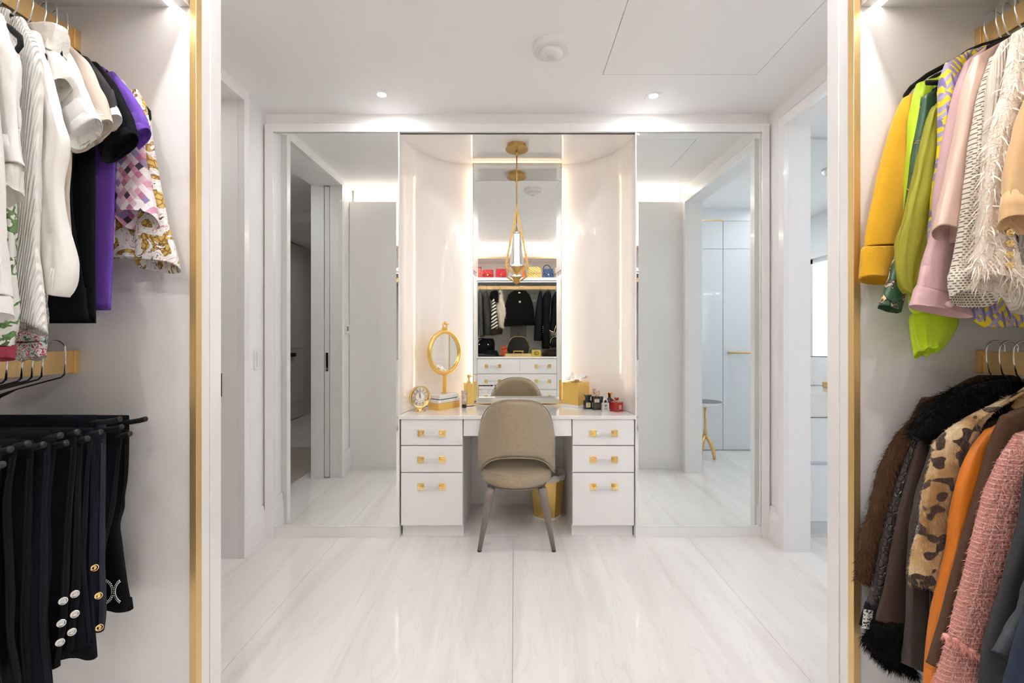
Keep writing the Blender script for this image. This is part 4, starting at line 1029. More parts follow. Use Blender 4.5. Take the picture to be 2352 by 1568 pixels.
def garment(name, cat, label, desc, side, lvl, Y, mat_, sleeve, torso=None, b=.0135, op=4, wr=.5, seed=None, cuff=None, cuffmat=None, cuffop=None, tlen=None, closed=False, hang=True, tip=None, hairs=None, collar=None, ruf=0, tb=.0115, far=True, tmat=None):
    seed = seed if seed is not None else Y*37.7
    b = min(b, .016)
    X0 = RODX[side]
    r0 = sleeve[0]; sh = P((r0[0]+r0[2])/2, (r0[1]+r0[3])/2, Y)
    zrod = ZROD[side + lvl]
    zsh = sh.z
    ztop = min(zrod - .055, zsh + .055)
    if torso is None:
        L = tlen or .62
        s = 1 if side == 'l' else -1
        ax = abs(sh.x - X0)
        def px(a, z): return (VY - (z - CH)*F/Y, VX + (X0 + s*a)*F/Y)
        torso = [px(.045, ztop), px(ax*.6, (ztop+zsh)/2+.008), px(ax*.95, zsh-.01), px(ax*.93, zsh-.12), px(ax*.92, zsh-.3), px(ax*.95, zsh-L)]
    tz = [P(x, y, Y) for y, x in torso]
    base = (X0, Y, min(p.z for p in tz))
    t = thing(name, label, cat, base)
    torso_mesh(side, Y, torso, tb, seed).build('body', tmat or mat_, t, smooth=True)
    sm_ = sleeve_mesh(sleeve, Y-.005, b, op, wr=wr, seed=seed, closed=closed)
    so = sm_.build('sleeve', mat_, t, smooth=True)
    if far:
        fm = flip_x(sleeve_mesh(sleeve, Y, b, op, wr=wr, seed=seed+5, closed=closed, n=20, seg=20), X0); fm.build('sleeve', mat_, t, smooth=True)
    if cuff:
        sleeve_mesh(cuff, Y-.006, b*1.12+.001, cuffop if cuffop is not None else op, n=14, wr=.15, seed=seed+2, sq=.8, cap=False, deep=.022, ruf=ruf).build('cuff', cuffmat or mat_, t, smooth=True)
    if collar:
        sleeve_mesh(collar[0], Y, collar[1], 0, n=18, wr=.8, seed=seed+9).build('collar', collar[2] if len(collar) > 2 else mat_, t, smooth=True)
    if hairs:
        n_, l_, w_, hm = hairs
        stuff(fur_mesh(sm_, n_, l_, w_).build('hair', hm, t))
    if hang: hanger(side, Y, zrod, desc, ztop, half=max(.12, abs(sh.x-X0)*.95), drop=max(.03, ztop-zsh), tip=tip)
    return t
def button(parent, x, y, Y, r, m, tilt=.5, name='button'):
    c = P(x, y, Y); mb = MB(); n = 20
    d = Vector((tilt, -1, .1)).normalized(); u = d.cross(Vector((0, 0, 1))).normalized(); v = u.cross(d)
    mb.rings([[c + (u*math.cos(2*PI*k/n) + v*math.sin(2*PI*k/n))*rr + d*h for k in range(n)] for rr, h in ((r*.9, -.001), (r, .001), (r, .0025), (r*.82, .003), (r*.7, .0018), (r*.3, .003), (r*.05, .0032))])
    return mb.build(name, m, parent, smooth=True)

# hanging rails
def rail(side, z0, z1, lab):
    X0 = RODX[side]; s = 1 if side == 'l' else -1
    t = thing('hanging_rail', lab, 'rail', (X0, .5, z0), 'gold hanging rails')
    MB().box(X0-.006, X0+.006, YD+.05, YE-.012, z0, z1).build('bar', M['gold'], t, bevel=.001)
    MB().box(X0-.012, X0+.012, YE-.016, YE-.0005, z0-.001, z1+.001).build('bracket', M['gold'], t, bevel=.001)
    MB().box(X0-.012, X0+.012, YD+.0005, YD+.05, z0-.001, z1+.001).build('bracket', M['gold'], t, bevel=.001)
for s, lv, ya, yb, d in (('l', 'u', 74, 118, 'flat gold hanging rail carrying the white and black shirts'), ('l', 'l', 805, 855, 'flat gold hanging rail carrying the black trousers'), ('r', 'u', 70, 116, 'flat gold hanging rail carrying the yellow and cream jackets'), ('r', 'l', 805, 855, 'flat gold hanging rail carrying the fur and leather coats')):
    rail(s, P(0, yb, YE).z, P(0, ya, YE).z, d)
# ------------------------------------------------------------------ left, upper rail
G = garment
G('print_blouse', 'blouse', 'white silk blouse with gold chain and leopard print beside the closet end panel', 'gold chain print blouse', 'l', 'u', 1.185, K['baroque'],
  [(297,214,316,206),(300,260,337,250),(304,320,346,315),(310,390,360,390),(314,460,374,460),(314,530,388,520),(313,580,402,565),(312,606,413,618)], [(180,200),(200,262),(222,298),(330,304),(450,308),(560,314),(592,318)], op=12, tip=(342,262))
G('printed_tee', 'top', 'pink, purple and white diamond print long-sleeve top hanging by the purple polo', 'diamond print top', 'l', 'u', 1.157, K['geo'],
  [(262,190,282,184),(265,240,312,235),(268,300,324,292),(270,370,334,364),(268,430,345,424),(267,480,357,478),(270,505,363,508)], [(160,190),(180,240),(200,264),(330,268),(450,266),(560,262)], b=.02, op=20)
G('polo_shirt', 'polo shirt', 'bright purple short-sleeve polo shirt', 'purple polo shirt', 'l', 'u', 1.13, K['purple'],
  [(247,173,263,166),(250,215,300,212),(254,280,328,256),(258,338,340,283),(261,364,343,297)], [(140,180),(155,225),(172,250),(300,262),(450,262),(600,259),(712,254)], op=6, cuff=[(258,340,341,285),(261,365,344,298)], cuffop=9)
G('polo_shirt', 'polo shirt', 'black short-sleeve polo shirt hanging against the purple polo', 'black polo shirt', 'l', 'u', 1.10, K['black'],
  [(203,152,222,143),(206,200,264,192),(214,280,300,262),(228,340,310,290),(236,368,313,309)], [(118,160),(130,195),(150,205),(300,215),(450,217),(600,216),(742,218)], op=6, cuff=[(230,345,311,293),(236,369,314,310)], cuffop=10)
G('tshirt', 't-shirt', 'washed black t-shirt with white sleeve ends beside the beige t-shirt', 'washed black t-shirt', 'l', 'u', 1.07, K['charcoal_tee'],
  [(186,140,203,133),(188,200,246,192),(186,280,264,238),(184,322,270,250)], [(105,140),(118,170),(138,188),(300,176),(450,166),(600,185),(738,205)], op=4, cuff=[(184,316,268,244),(183,338,278,267)], cuffmat=K['white'], cuffop=7, tmat=K['black'])
G('tshirt', 't-shirt', 'plain beige short-sleeve t-shirt next to the white t-shirt', 'beige t-shirt', 'l', 'u', 1.04, K['beige'],
  [(146,114,166,108),(150,170,207,150),(155,250,233,210),(160,320,250,256),(163,346,256,278)], [(85,110),(95,130),(112,148),(340,164),(450,158),(560,166),(646,181)], op=5, cuff=[(161,324,251,260),(163,347,257,279)], cuffop=8)
G('tshirt', 't-shirt', 'plain white short-sleeve t-shirt with stitched hem next to the beige one', 'white t-shirt', 'l', 'u', 1.005, K['white'],
  [(118,102,145,97),(118,170,173,150),(130,250,200,212),(150,310,222,260),(160,335,230,277)], [(75,70),(85,95),(104,118),(340,140),(500,138),(640,140)], op=7, cuff=[(152,312,224,261),(161,337,231,278)], cuffop=11)
G('flutter_blouse', 'blouse', 'white blouse with draped funnel collar and flutter sleeve', 'funnel collar blouse', 'l', 'u', .972, K['cream'],
  [(84,100,112,92),(92,140,140,128),(98,180,162,168),(108,228,160,190)], [(60,40),(72,62),(98,82),(300,100),(500,100),(640,100)], op=10, tip=(137,120), collar=([(70,62,120,58),(74,74,150,66),(92,98,148,96),(104,120,140,128)], .02))
G('balloon_blouse', 'blouse', 'ivory crepe blouse with gathered balloon sleeve', 'ivory balloon sleeve blouse', 'l', 'u', .945, K['satin'],
  [(66,80,88,74),(76,140,102,132),(82,220,126,212),(84,300,150,288),(85,345,160,338),(83,420,147,420),(84,500,152,505),(90,580,163,580),(97,640,167,630),(108,664,160,668),(120,676,146,682)], [(45,20),(55,40),(76,66),(300,90),(500,90),(640,96)], b=.02, op=0, wr=1, tip=(102,135))
G('rib_cardigan', 'cardigan', 'white ribbed knit cardigan with long straight sleeve', 'white ribbed cardigan', 'l', 'u', .912, K['rib'],
  [(26,48,54,42),(36,120,90,118),(43,220,93,220),(44,340,90,340),(36,440,87,440),(27,540,88,540),(20,640,94,646),(17,733,105,766)], [(20,-20),(30,5),(44,28),(300,50),(500,40),(700,36)], op=15, wr=.8)
G('frilled_blouse', 'blouse', 'white cotton blouse with lace frill at the elbow', 'frilled white blouse', 'l', 'u', .86, K['white'],
  [(-46,48,4,32),(-50,150,40,148),(-50,270,46,268),(-48,400,59,384)], [(0,-90),(20,-60),(45,-42),(300,-40),(500,-40),(640,-40)], op=10, wr=1, tip=(46,92), cuff=[(-48,384,50,372),(-50,420,46,408),(-56,470,44,440)], cuffmat=K['cream'], cuffop=14, ruf=.10)
G('long_sleeve_shirt', 'shirt', 'white long-sleeve shirt with buttoned cuff in front of the lace frill', 'white cuffed shirt', 'l', 'u', .825, K['white'],
  [(-90,60,-40,45),(-80,200,-10,200),(-60,380,4,380),(-50,520,8,520),(-44,620,14,620),(-40,686,20,680)], [(10,-140),(30,-110),(60,-86),(300,-84),(500,-80),(690,-76)], op=4, cuff=[(-42,684,19,678),(-40,738,23,722)], cuffop=8, wr=.9)
G('floral_blouse', 'blouse', 'multicolour floral blouse with red border hanging below the ribbed cardigan', 'floral blouse', 'l', 'u', .955, K['floral'],
  [(30,110,60,100),(40,300,90,300),(42,500,92,500),(50,640,104,640),(48,720,109,716),(36,790,104,786)], [(70,20),(85,40),(106,50),(300,62),(500,62),(700,62)], op=4, wr=1.2, cuff=[(36,788,104,784),(26,826,100,818)], cuffop=6, cuffmat=K['floral'], ruf=.06)
G('leaf_blouse', 'blouse', 'white blouse with green fern leaves and red floral border', 'fern leaf blouse', 'l', 'u', .885, K['greenleaf'],
  [(-30,60,0,50),(-30,300,30,300),(-30,500,36,500),(-26,650,40,650),(-24,740,40,736),(-26,800,32,796)], [(20,-60),(35,-40),(56,-28),(300,-20),(500,-20),(700,-20)], op=4, wr=1, cuff=[(-26,796,32,792),(-26,828,26,822)], cuffmat=K['redband'], cuffop=5)

# ------------------------------------------------------------------ left, lower rail: trousers on open-ended hangers
TIPS = [(334,962),(298,996),(279,980),(275,962),(231,992),(200,1007),(177,992),(151,1017),(138,1000),(99,1021),(63,1019),(23,1032),(4,1067)]
TSP = {0: ([(985,296),(1100,293),(1160,284),(1215,277),(1300,290),(1396,306)], 'black'),
       1: ([(1004,280),(1150,262),(1290,236),(1372,224)], 'navyblack'),
       2: ([(985,243),(1200,238),(1360,238),(1448,236)], 'slate'),
       3: ([(968,222),(1100,218),(1300,214),(1504,226)], 'ink'),
       4: ([(996,214),(1150,200),(1300,196),(1478,214)], 'ink'),
       5: ([(1010,190),(1150,182),(1330,176),(1494,162)], 'navyblack'),
       6: ([(996,176),(1200,160),(1400,150),(1530,134)], 'black')}
PLAIN = 'plain black trousers folded over an open-ended hanger on the lower rail'
TLAB = ['jet black trousers with crystal horsebit hem by the closet end panel', 'black trousers between the crystal-hem pair and the slate blue pair', 'slate blue trousers with three gold buttons at the hem',
        'ink navy trousers hanging between the gold-buttoned and silver-buttoned pairs', 'ink navy trousers hanging between the gold-buttoned and silver-buttoned pairs', 'soft black trousers with silver hem buttons next to the ink navy pairs',
        'black trousers with silver hem buttons next to the plain black pairs'] + [PLAIN]*6
HLAB = ['crystal-hem black', 'black middle', 'slate blue', 'ink navy', 'ink navy', 'silver-buttoned soft black', 'silver-buttoned'] + ['plain black']*6
rr = random.Random(11)
TR_ = []; YPREV = 9
for i, (tx_, ty_) in enumerate(TIPS):
    Y = .962*F/(VX - tx_)*(1.0 if i else 1.008)
    Y = min(Y, 1.19, YPREV - .023); YPREV = Y
    tip = P(tx_, ty_, Y)
    X0 = RODX['l']; zr = ZROD['ll'] + .006
    h = thing('trouser_hanger', 'black open-ended trouser hanger with chrome hook holding %s trousers' % HLAB[i], 'hanger', (X0, Y, tip.z), 'open-ended trouser hangers')
    hook = [Vector((X0 + .026*math.cos(a), Y, zr + .022*math.sin(a))) for a in [PI + .4 - (PI+.4)*k/12 for k in range(13)]] + [Vector((X0+.027, Y, zr-.03)), Vector((X0+.024, Y, zr-.068))]
    MB().tube(hook, .0023, 8).build('hook', M['chrome'], h, smooth=True)
    za_ = tip.z - .004
    wire = [Vector((X0+.024, Y, zr-.066)), Vector((X0+.016, Y, zr-.074)), Vector((X0-.10, Y, zr-.105)), Vector((X0-.150, Y, zr-.125)), Vector((X0-.172, Y, (zr-.125+za_)/2)), Vector((X0-.165, Y, za_+.012)), Vector((X0-.135, Y, za_))]
    MB().tube(wire, [.002, .002, .002, .006, .0065, .0065, .0065], 10).build('neck_wire', M['black'], h, smooth=True)
    MB().tube([Vector((X0-.14, Y, za_)), Vector((X0, Y, za_+.002)), Vector((tip.x-.04, Y, za_-.004)), Vector((tip.x-.015, Y, za_)), tip], .0066, 12).build('arm', M['velvet'], h, smooth=True)
    MB().tube([tip - Vector((.001, 0, 0)), tip + Vector((.0016, 0, .0004))], .0068, 12).build('end_cap', mat('rubber_tip', (.02, .02, .02), .6), h, smooth=True)
    if i in TSP: rows, mk = TSP[i]
    else:
        e0 = tx_ - 22; rows = [(ty_+6, e0), (1150, e0-rr.uniform(6, 22)), (1300, e0-rr.uniform(0, 24)), (1450, e0-rr.uniform(0, 20)), (1560+rr.uniform(0, 90), e0-rr.uniform(-10, 14))]; mk = rr.choice(['black', 'navyblack', 'ink', 'navyblack'])
    t = thing('trousers', TLAB[i], 'trousers', (X0, Y, 0.2), 'folded trousers on the lower rail')
    S = spline([(r[0], r[1]) for r in rows], 30)
    xl0 = X0 - .125
    mb = MB(); rs = []; seg = 40
    for j, (y, x) in enumerate(S):
        p = P(x, y, Y); tt = j/29; ring = []
        bb = .0095 + .007*min(1, tt*2.5) 
        for k in range(seg):
            th = 2*PI*k/seg; cs, sn = se(math.cos(th), .6), se(math.sin(th), .6)
            xm, hw_ = (p.x + xl0)/2, (p.x - xl0)/2
            fy = .006*tt*math.sin(cs*10+i*1.7+tt*2) + .005*tt*noise.noise((cs*4+i, tt*4, i))
            fx_ = .006*noise.noise((tt*5, i*2.2, sn))*min(1, tt*3)
            ring.append(Vector((xm + hw_*cs + fx_, Y + bb*sn + fy, p.z - (.002*cs if j else 0))))
        rs.append(ring)
    top = rs[0]; zc = tip.z + .006
    rs = [[Vector((p.x, Y + (p.y-Y)*.3, zc + .004)) for p in top], [Vector((p.x, Y + (p.y-Y)*.8, zc + .001)) for p in top]] + rs
    last = rs[-1]; rs.append([Vector((p.x*.99+xl0*.01, Y + (p.y-Y)*.6, p.z + .03)) for p in last])
    mb.rings(rs).build('legs', K[mk], t, smooth=True)
    # far leg panel with a shifted hem and the pressed crease on the aisle side
    cre = [P(x, y, Y) + Vector((-.0015, -.008, 0)) for y, x in S[2:-1]]
    MB().tube(cre, .0022, 6).build('crease', K[mk], t, smooth=True)
    TR_.append((t, Y))
def bt(i, lst, m, r=.0082):
    t, Y = TR_[i]
    for x, y in lst: button(t, x, y, Y-.024, r, m, .7)
bt(2, [(217,1303),(226,1367),(228,1440)], M['goldpol'])
bt(5, [(172,1363),(172,1409),(165,1450)], M['silver'])
bt(6, [(145,1379),(141,1430),(138,1474)], M['silver'])
t0, Y0 = TR_[0]
for c_, a0, a1 in ((236, -1.2, 1.2), (284, PI-1.1, PI+1.1)):
    for rr_ in (24, 20.5):
        for k in range(15):
            a = a0 + (a1-a0)*k/14
            MB().sphere(P(c_ + (rr_ if c_ < 260 else rr_*.95)*math.cos(a), 1358 - (rr_+3)*math.sin(a)*1.05, Y0-.027), .0021, 6).build('crystal_bead', M['silver'], t0)

# ------------------------------------------------------------------ right, upper rail
g1 = G('wool_coat', 'coat', 'mustard yellow wool coat with turned-back cuff beside the closet end panel', 'mustard wool coat', 'r', 'u', 1.195, K['mustard'],
  [(2076,224,2122,204),(2060,255,2106,250),(2042,310,2098,312),(2020,398,2090,398),(2003,470,2084,470),(1990,530,2076,530),(1985,568,2068,566)], b=.02, op=3, tlen=.55, wr=.3, cuff=[(1984,566,2066,566),(1979,580,2062,578),(1976,640,2050,648)], cuffop=7, hang=False)
hanger('r', 1.195, ZROD['ru'], 'mustard coat', 2.0, tip=(2079, 225))
G('silk_blouse', 'blouse', 'neon lime silk blouse with gathered ruffled cuff', 'neon lime blouse', 'r', 'u', 1.166, K['lime'],
  [(2106,192,2150,180),(2096,240,2140,235),(2088,320,2130,315),(2084,400,2124,400),(2084,500,2130,500),(2088,600,2160,600),(2092,690,2196,686),(2100,722,2190,716)], b=.018, op=0, wr=1.0, tlen=.5, cuff=[(2104,716,2186,712),(2092,730,2200,722),(2096,768,2194,752),(2106,812,2156,806)], cuffop=12, ruf=.07)
G('print_blouse', 'blouse', 'dark green silk blouse with buckle and strap print under the mustard cuff', 'green strap print blouse', 'r', 'u', 1.15, K['greenprint'],
  [(2118,222,2146,206),(2100,330,2140,330),(2086,450,2120,450),(2064,560,2100,560),(2046,620,2086,620),(2034,660,2080,664),(2018,703,2068,718)], op=3, tlen=.5, b=.014)
G('chiffon_blouse', 'blouse', 'sheer chartreuse chiffon blouse with balloon sleeve', 'sheer chartreuse blouse', 'r', 'u', 1.122, K['sheer'],
  [(2134,258,2164,228),(2118,320,2158,312),(2100,400,2150,398),(2078,480,2142,480),(2059,550,2132,550),(2056,610,2120,610),(2068,655,2108,655),(2084,674,2102,674)], b=.02, wr=1.4, op=0, closed=True, tlen=.52, tip=(2128,190))
t = G('leaf_print_shirt', 'shirt', 'yellow shirt with purple palm leaf print and curved tail', 'palm leaf shirt', 'r', 'u', 1.09, K['leaf'],
  [(2170,146,2235,112),(2160,185,2208,165),(2159,250,2192,245),(2158,330,2186,330),(2148,410,2180,410),(2140,480,2170,480),(2134,545,2160,545),(2140,640,2180,640)], [(100,2275),(112,2240),(140,2205),(300,2215),(500,2222),(680,2226),(725,2230),(752,2262)], op=2)
t = G('leather_shirt', 'shirt', 'dusty lilac leather shirt with pearl-buttoned cuff', 'lilac leather shirt', 'r', 'u', 1.06, K['lilac'],
  [(2218,142,2264,106),(2200,190,2242,172),(2184,260,2226,255),(2166,340,2206,340),(2150,440,2198,440),(2144,520,2204,520),(2126,580,2208,582),(2113,635,2214,650),(2105,660,2222,688)], op=0, b=.018, cuff=[(2106,654,2220,684),(2098,676,2226,708),(2089,702,2231,730)], cuffop=4, tlen=.5)
p_ = P(2181, 698, 1.032)
MB().sphere(p_, .0085, 16).build('pearl_button', mat('pink_pearl', (.72, .48, .44), .12, coat=1), t, smooth=True)
G('leather_jacket', 'jacket', 'champagne pink smooth leather jacket with plain sleeve end', 'champagne leather jacket', 'r', 'u', 1.028, K['champagne'],
  [(2236,132,2296,98),(2213,200,2262,182),(2197,290,2243,278),(2181,370,2232,362),(2161,460,2218,460),(2146,526,2207,550)], op=11, b=.021, wr=.25, tlen=.5)
G('knit_cardigan', 'cardigan', 'cream open-mesh knit cardigan with wide sleeve end', 'open-mesh cardigan', 'r', 'u', .995, K['mesh'],
  [(2276,132,2326,96),(2258,185,2304,170),(2238,280,2282,274),(2224,380,2264,378),(2212,475,2262,474),(2198,580,2266,580),(2183,645,2276,656),(2187,682,2290,692)], op=18, b=.02, tlen=.5)
G('rib_cardigan', 'cardigan', 'cream fine-rib knit cardigan between the mesh cardigan and fringed jacket', 'cream rib cardigan', 'r', 'u', .968, K['ribcream'],
  [(2300,96,2356,62),(2274,160,2334,150),(2263,300,2324,300),(2257,400,2320,400),(2256,480,2320,480),(2262,560,2330,560),(2290,640,2360,650),(2330,712,2400,720)], op=6, tlen=.5)
t = G('tweed_jacket', 'jacket', 'white fringed tweed jacket with four gold sleeve buttons', 'white fringed jacket', 'r', 'u', .94, K['fringe'],
  [(2334,72,2392,40),(2306,200,2372,180),(2286,270,2348,270),(2266,360,2324,360),(2253,450,2316,450),(2249,540,2322,540),(2241,600,2336,602),(2250,644,2338,662)], op=15, b=.019, wr=.8, tlen=.5, hairs=(1100, .030, .0015, K['fringehair']))
for y in (534, 559, 585, 609): button(t, 2319, y, .912, .0075, M['goldpol'], -.2)
G('suede_jacket', 'jacket', 'tan suede jacket with wide short sleeve', 'tan suede jacket', 'r', 'u', .90, K['tan'],
  [(2360,200,2420,170),(2334,300,2406,300),(2311,400,2398,400),(2299,480,2396,486),(2296,510,2400,522)], op=16, b=.02, tlen=.45, wr=.7)

# ------------------------------------------------------------------ right, lower rail
G('fur_coat', 'coat', 'brown fur coat with soft rounded sleeve beside the closet end panel', 'brown fur coat', 'r', 'l', 1.19, K['brownfur'],
  [(2122,914,2196,903),(2096,958,2156,958),(2066,1000,2118,1008),(2042,1050,2095,1060),(2020,1110,2072,1118),(1998,1180,2046,1184),(1980,1240,2030,1246),(1968,1300,2018,1306),(1965,1330,2003,1348)], op=2, b=.022, wr=1.6, tlen=.7, hairs=(9000, .016, .0005, K['brownhair']))
t = G('leather_coat', 'coat', 'dark croc-embossed leather coat with silver beaded cuff', 'croc leather coat', 'r', 'l', 1.158, K['croc'],
  [(2106,990,2140,984),(2086,1040,2120,1040),(2061,1110,2096,1110),(2041,1180,2074,1180),(2021,1260,2058,1265),(2009,1330,2044,1335),(1992,1392,2028,1386)], op=2, tlen=.7, cuff=[(1994,1384,2028,1380),(1988,1400,2022,1400),(1977,1436,2008,1452)], cuffmat=K['black'], cuffop=3)
MB().grid(lambda u, v: P(1984+22*u-5*v, 1398+44*v+4*u, 1.132-.003*math.sin(PI*u)), 10, 10).build('beaded_band', K['beads'], t, smooth=True)
t = G('suede_coat', 'coat', 'dark brown suede coat with black fur collar and fur sleeve ends', 'fur-trimmed suede coat', 'r', 'l', 1.125, K['darksuede'],
  [(2122,960,2160,950),(2092,1080,2140,1078),(2066,1180,2118,1180),(2046,1280,2104,1280),(2026,1370,2092,1370),(2012,1425,2084,1428)], op=2, tlen=.72)
fm = sleeve_mesh([(2016,1418,2082,1418),(2000,1450,2086,1450),(1999,1490,2086,1500),(2040,1530,2100,1545)], 1.122, .024, 3, wr=1.4, seed=4); fm.build('fur_trim', K['blackfur'], t, smooth=True)
stuff(fur_mesh(fm, 5000, .022, .0005).build('fur_trim_hair', K['blackhair'], t))
fm = sleeve_mesh([(2100,1000,2130,1030),(2110,975,2160,1010),(2140,935,2195,985),(2190,900,2240,960),(2250,880,2300,935),(2320,868,2360,920)], 1.11, .03, 0, wr=1.5, seed=8); fm.build('fur_collar', K['blackfur'], t, smooth=True)
stuff(fur_mesh(fm, 6000, .024, .0005, lean=(-.8, 0, -.5)).build('fur_collar_hair', K['blackhair'], t))
G('wool_coat', 'coat', 'taupe brown wool coat with long narrow sleeve beside the animal print coat', 'taupe wool coat', 'r', 'l', 1.088, K['taupe'],
  [(2142,1012,2176,998),(2112,1120,2152,1120),(2096,1200,2140,1200),(2086,1300,2130,1300),(2081,1400,2130,1400),(2077,1480,2132,1490),(2074,1524,2132,1548)], op=5, tlen=.75)
G('animal_print_coat', 'coat', 'leopard print plush coat with straight sleeve', 'leopard print coat', 'r', 'l', 1.05, K['leopard'],
  [(2288,930,2352,896),(2205,970,2272,948),(2148,1020,2238,1008),(2142,1060,2216,1060),(2126,1130,2196,1134),(2116,1190,2190,1190),(2105,1240,2189,1250),(2091,1300,2187,1310),(2085,1336,2180,1370)], op=6, b=.021, tlen=.65, wr=.9, hairs=(7000, .008, .0005, K['leopard']))
G('leather_coat', 'coat', 'bright orange leather coat between leopard print and brown wool coats', 'orange leather coat', 'r', 'l', 1.012, K['orange'],
  [(2262,992,2306,972),(2224,1040,2284,1038),(2200,1110,2264,1108),(2188,1180,2240,1180),(2178,1260,2218,1260),(2156,1350,2196,1350),(2141,1430,2178,1430),(2130,1520,2164,1520),(2124,1590,2172,1590)], op=3, b=.02, wr=.4, tlen=.75)
G('wool_coat', 'coat', 'chocolate brown wool coat beside the pink tweed jacket', 'chocolate wool coat', 'r', 'l', .975, K['brown'],
  [(2298,958,2376,926),(2281,1000,2346,998),(2262,1070,2326,1070),(2241,1140,2300,1140),(2216,1220,2280,1220),(2191,1310,2256,1310),(2166,1410,2226,1410),(2141,1500,2200,1510),(2132,1524,2192,1550)], op=4, wr=.3, tlen=.75)
t = G('tweed_jacket', 'jacket', 'pink boucle tweed jacket with frayed braid on the sleeve', 'pink tweed jacket', 'r', 'l', .93, K['tweed'],
  [(2328,1004,2410,966),(2294,1060,2388,1050),(2268,1130,2362,1130),(2252,1190,2344,1190),(2227,1280,2312,1280),(2207,1360,2290,1370),(2188,1440,2274,1450),(2166,1510,2262,1522),(2140,1590,2254,1596)], op=3, b=.021, tlen=.7, hairs=(3500, .009, .0005, K['tweedhair']))
fm = MB().tube([P(2170+84*k/14, 1458+54*k/14+2*math.sin(k), .908) for k in range(15)], [.005+.002*math.sin(k*2.1) for k in range(15)], 8)
fm.build('braid', K['tweedhair'], t, smooth=True); stuff(fur_mesh(fm, 500, .012, .0006).build('braid_yarn', K['tweedhair'], t))
G('suit_jacket', 'jacket', 'charcoal check suit jacket beside the pink tweed jacket', 'charcoal suit jacket', 'r', 'l', .885, K['char'],
  [(2356,1080,2430,1060),(2342,1200,2424,1200),(2313,1300,2420,1300),(2286,1390,2404,1390),(2263,1470,2394,1480),(2250,1600,2384,1600)], op=3, tlen=.7, wr=.3)
G('slate_jacket', 'jacket', 'slate blue jacket with slanted sleeve end by the denim', 'slate blue jacket', 'r', 'l', .845, K['slate2'],
  [(2390,1180,2450,1150),(2360,1340,2440,1330),(2340,1400,2430,1390),(2310,1450,2420,1460),(2280,1494,2400,1560)], op=5, tlen=.6, wr=.5)
G('denim_jacket', 'jacket', 'dark blue denim jacket hanging farthest from the closet end panel on the coat rail', 'denim jacket', 'r', 'l', .81, K['denim'],
  [(2400,1180,2450,1150),(2370,1350,2440,1350),(2336,1480,2425,1480),(2312,1560,2420,1560),(2304,1620,2420,1620)], op=3, tlen=.6, wr=.5)
# ------------------------------------------------------------------ rear closet (seen in the vanity mirror)
def px2(x0, x1, y0, y1, Y):
    a, b_ = PM(x0, y1, Y), PM(x1, y0, Y); return a.x, b_.x, a.z, b_.z
sx0, sx1, sz0, sz1 = px2(0, 1, 644.5, 637, YD)
SZ = PM(0, 637, YD).z
tag(MB().box(JL-.008, JR+.008, -1.045, YD, SZ-.045, SZ).build('handbag_shelf', M['lacquer'], bevel=.001), 'long white shelf carrying the row of handbags', 'shelf')
st = struct('trim_19', box(JL-.005, JR+.005, YD-.06, YD-.03, SZ-.06, SZ-.047), M['lacquer'])
struct('led_strip', box(JL, JR, YD-.055, YD-.035, SZ-.063, SZ-.060), M['led_shelf'], st)
YR = -.72
rz0, rz1 = PM(0, 664.5, YR).z, PM(0, 656.5, YR).z
t = thing('hanging_rail', 'flat gold hanging rail under the handbag shelf', 'rail', (0, YR, rz0), 'gold hanging rails')
MB().box(JL+.005, JR-.005, YR-.006, YR+.006, rz0, rz1).build('bar', M['gold'], t, bevel=.001)
for x in (JL-.006, JR-.006): MB().box(x, x+.012, YR-.012, YR+.012, rz0-.002, rz1+.002).build('bracket', M['gold'], t)
# dresser
DT = PM(0, 819, YD).z
t = thing('dresser', 'wide white lacquer drawer chest below the black fur jacket', 'dresser', (0, YD-.3, 0))
MB().box(JL-.008, JR+.008, -1.045, YD-.022, .07, DT-.027).build('body', M['lacquer'], t)
MB().box(JL-.008, JR+.008, -1.045, YD+.004, DT-.025, DT).build('top', M['lacquer'], t, bevel=.001)
MB().box(JL-.008, JR+.008, -1.045, YD-.06, 0, .07).build('kick_plate', M['lacquer'], t)
XS = PM(1193.5, 0, YD).x
rowsY = [(824, 857.5), (859, 893.5), (895, 930), (932, 946)]
for k, (ya, yb) in enumerate(rowsY):
    z1_, z0_ = PM(0, ya, YD).z, (PM(0, yb, YD).z if k < 3 else .08)
    for xa, xb, hx_ in ((JL-.006, XS-.001, PM(1132, 0, YD).x), (XS+.001, JR+.006, PM(1247, 0, YD).x)):
        d = MB().box(xa, xb, YD-.02, YD, z0_, z1_).build('drawer', M['lacquer'], t, bevel=.001)
        # handle faces the room: posts and clear bar
        hz = z1_ - .107 if k < 3 else (z0_+z1_)/2
        for s in (-1, 1):
            x = hx_ + s*.101
            MB().box(x-.024, x+.024, YD, YD+.006, hz-.027, hz+.027).box(x-.013-s*.008, x+.013-s*.008, YD+.006, YD+.034, hz-.014, hz+.014).build('handle_post', M['goldpol'], d, bevel=.001)
        MB().box(hx_-.083, hx_+.083, YD+.012, YD+.030, hz-.0085, hz+.0085).build('handle_bar', M['acrylic'], d, bevel=.002)
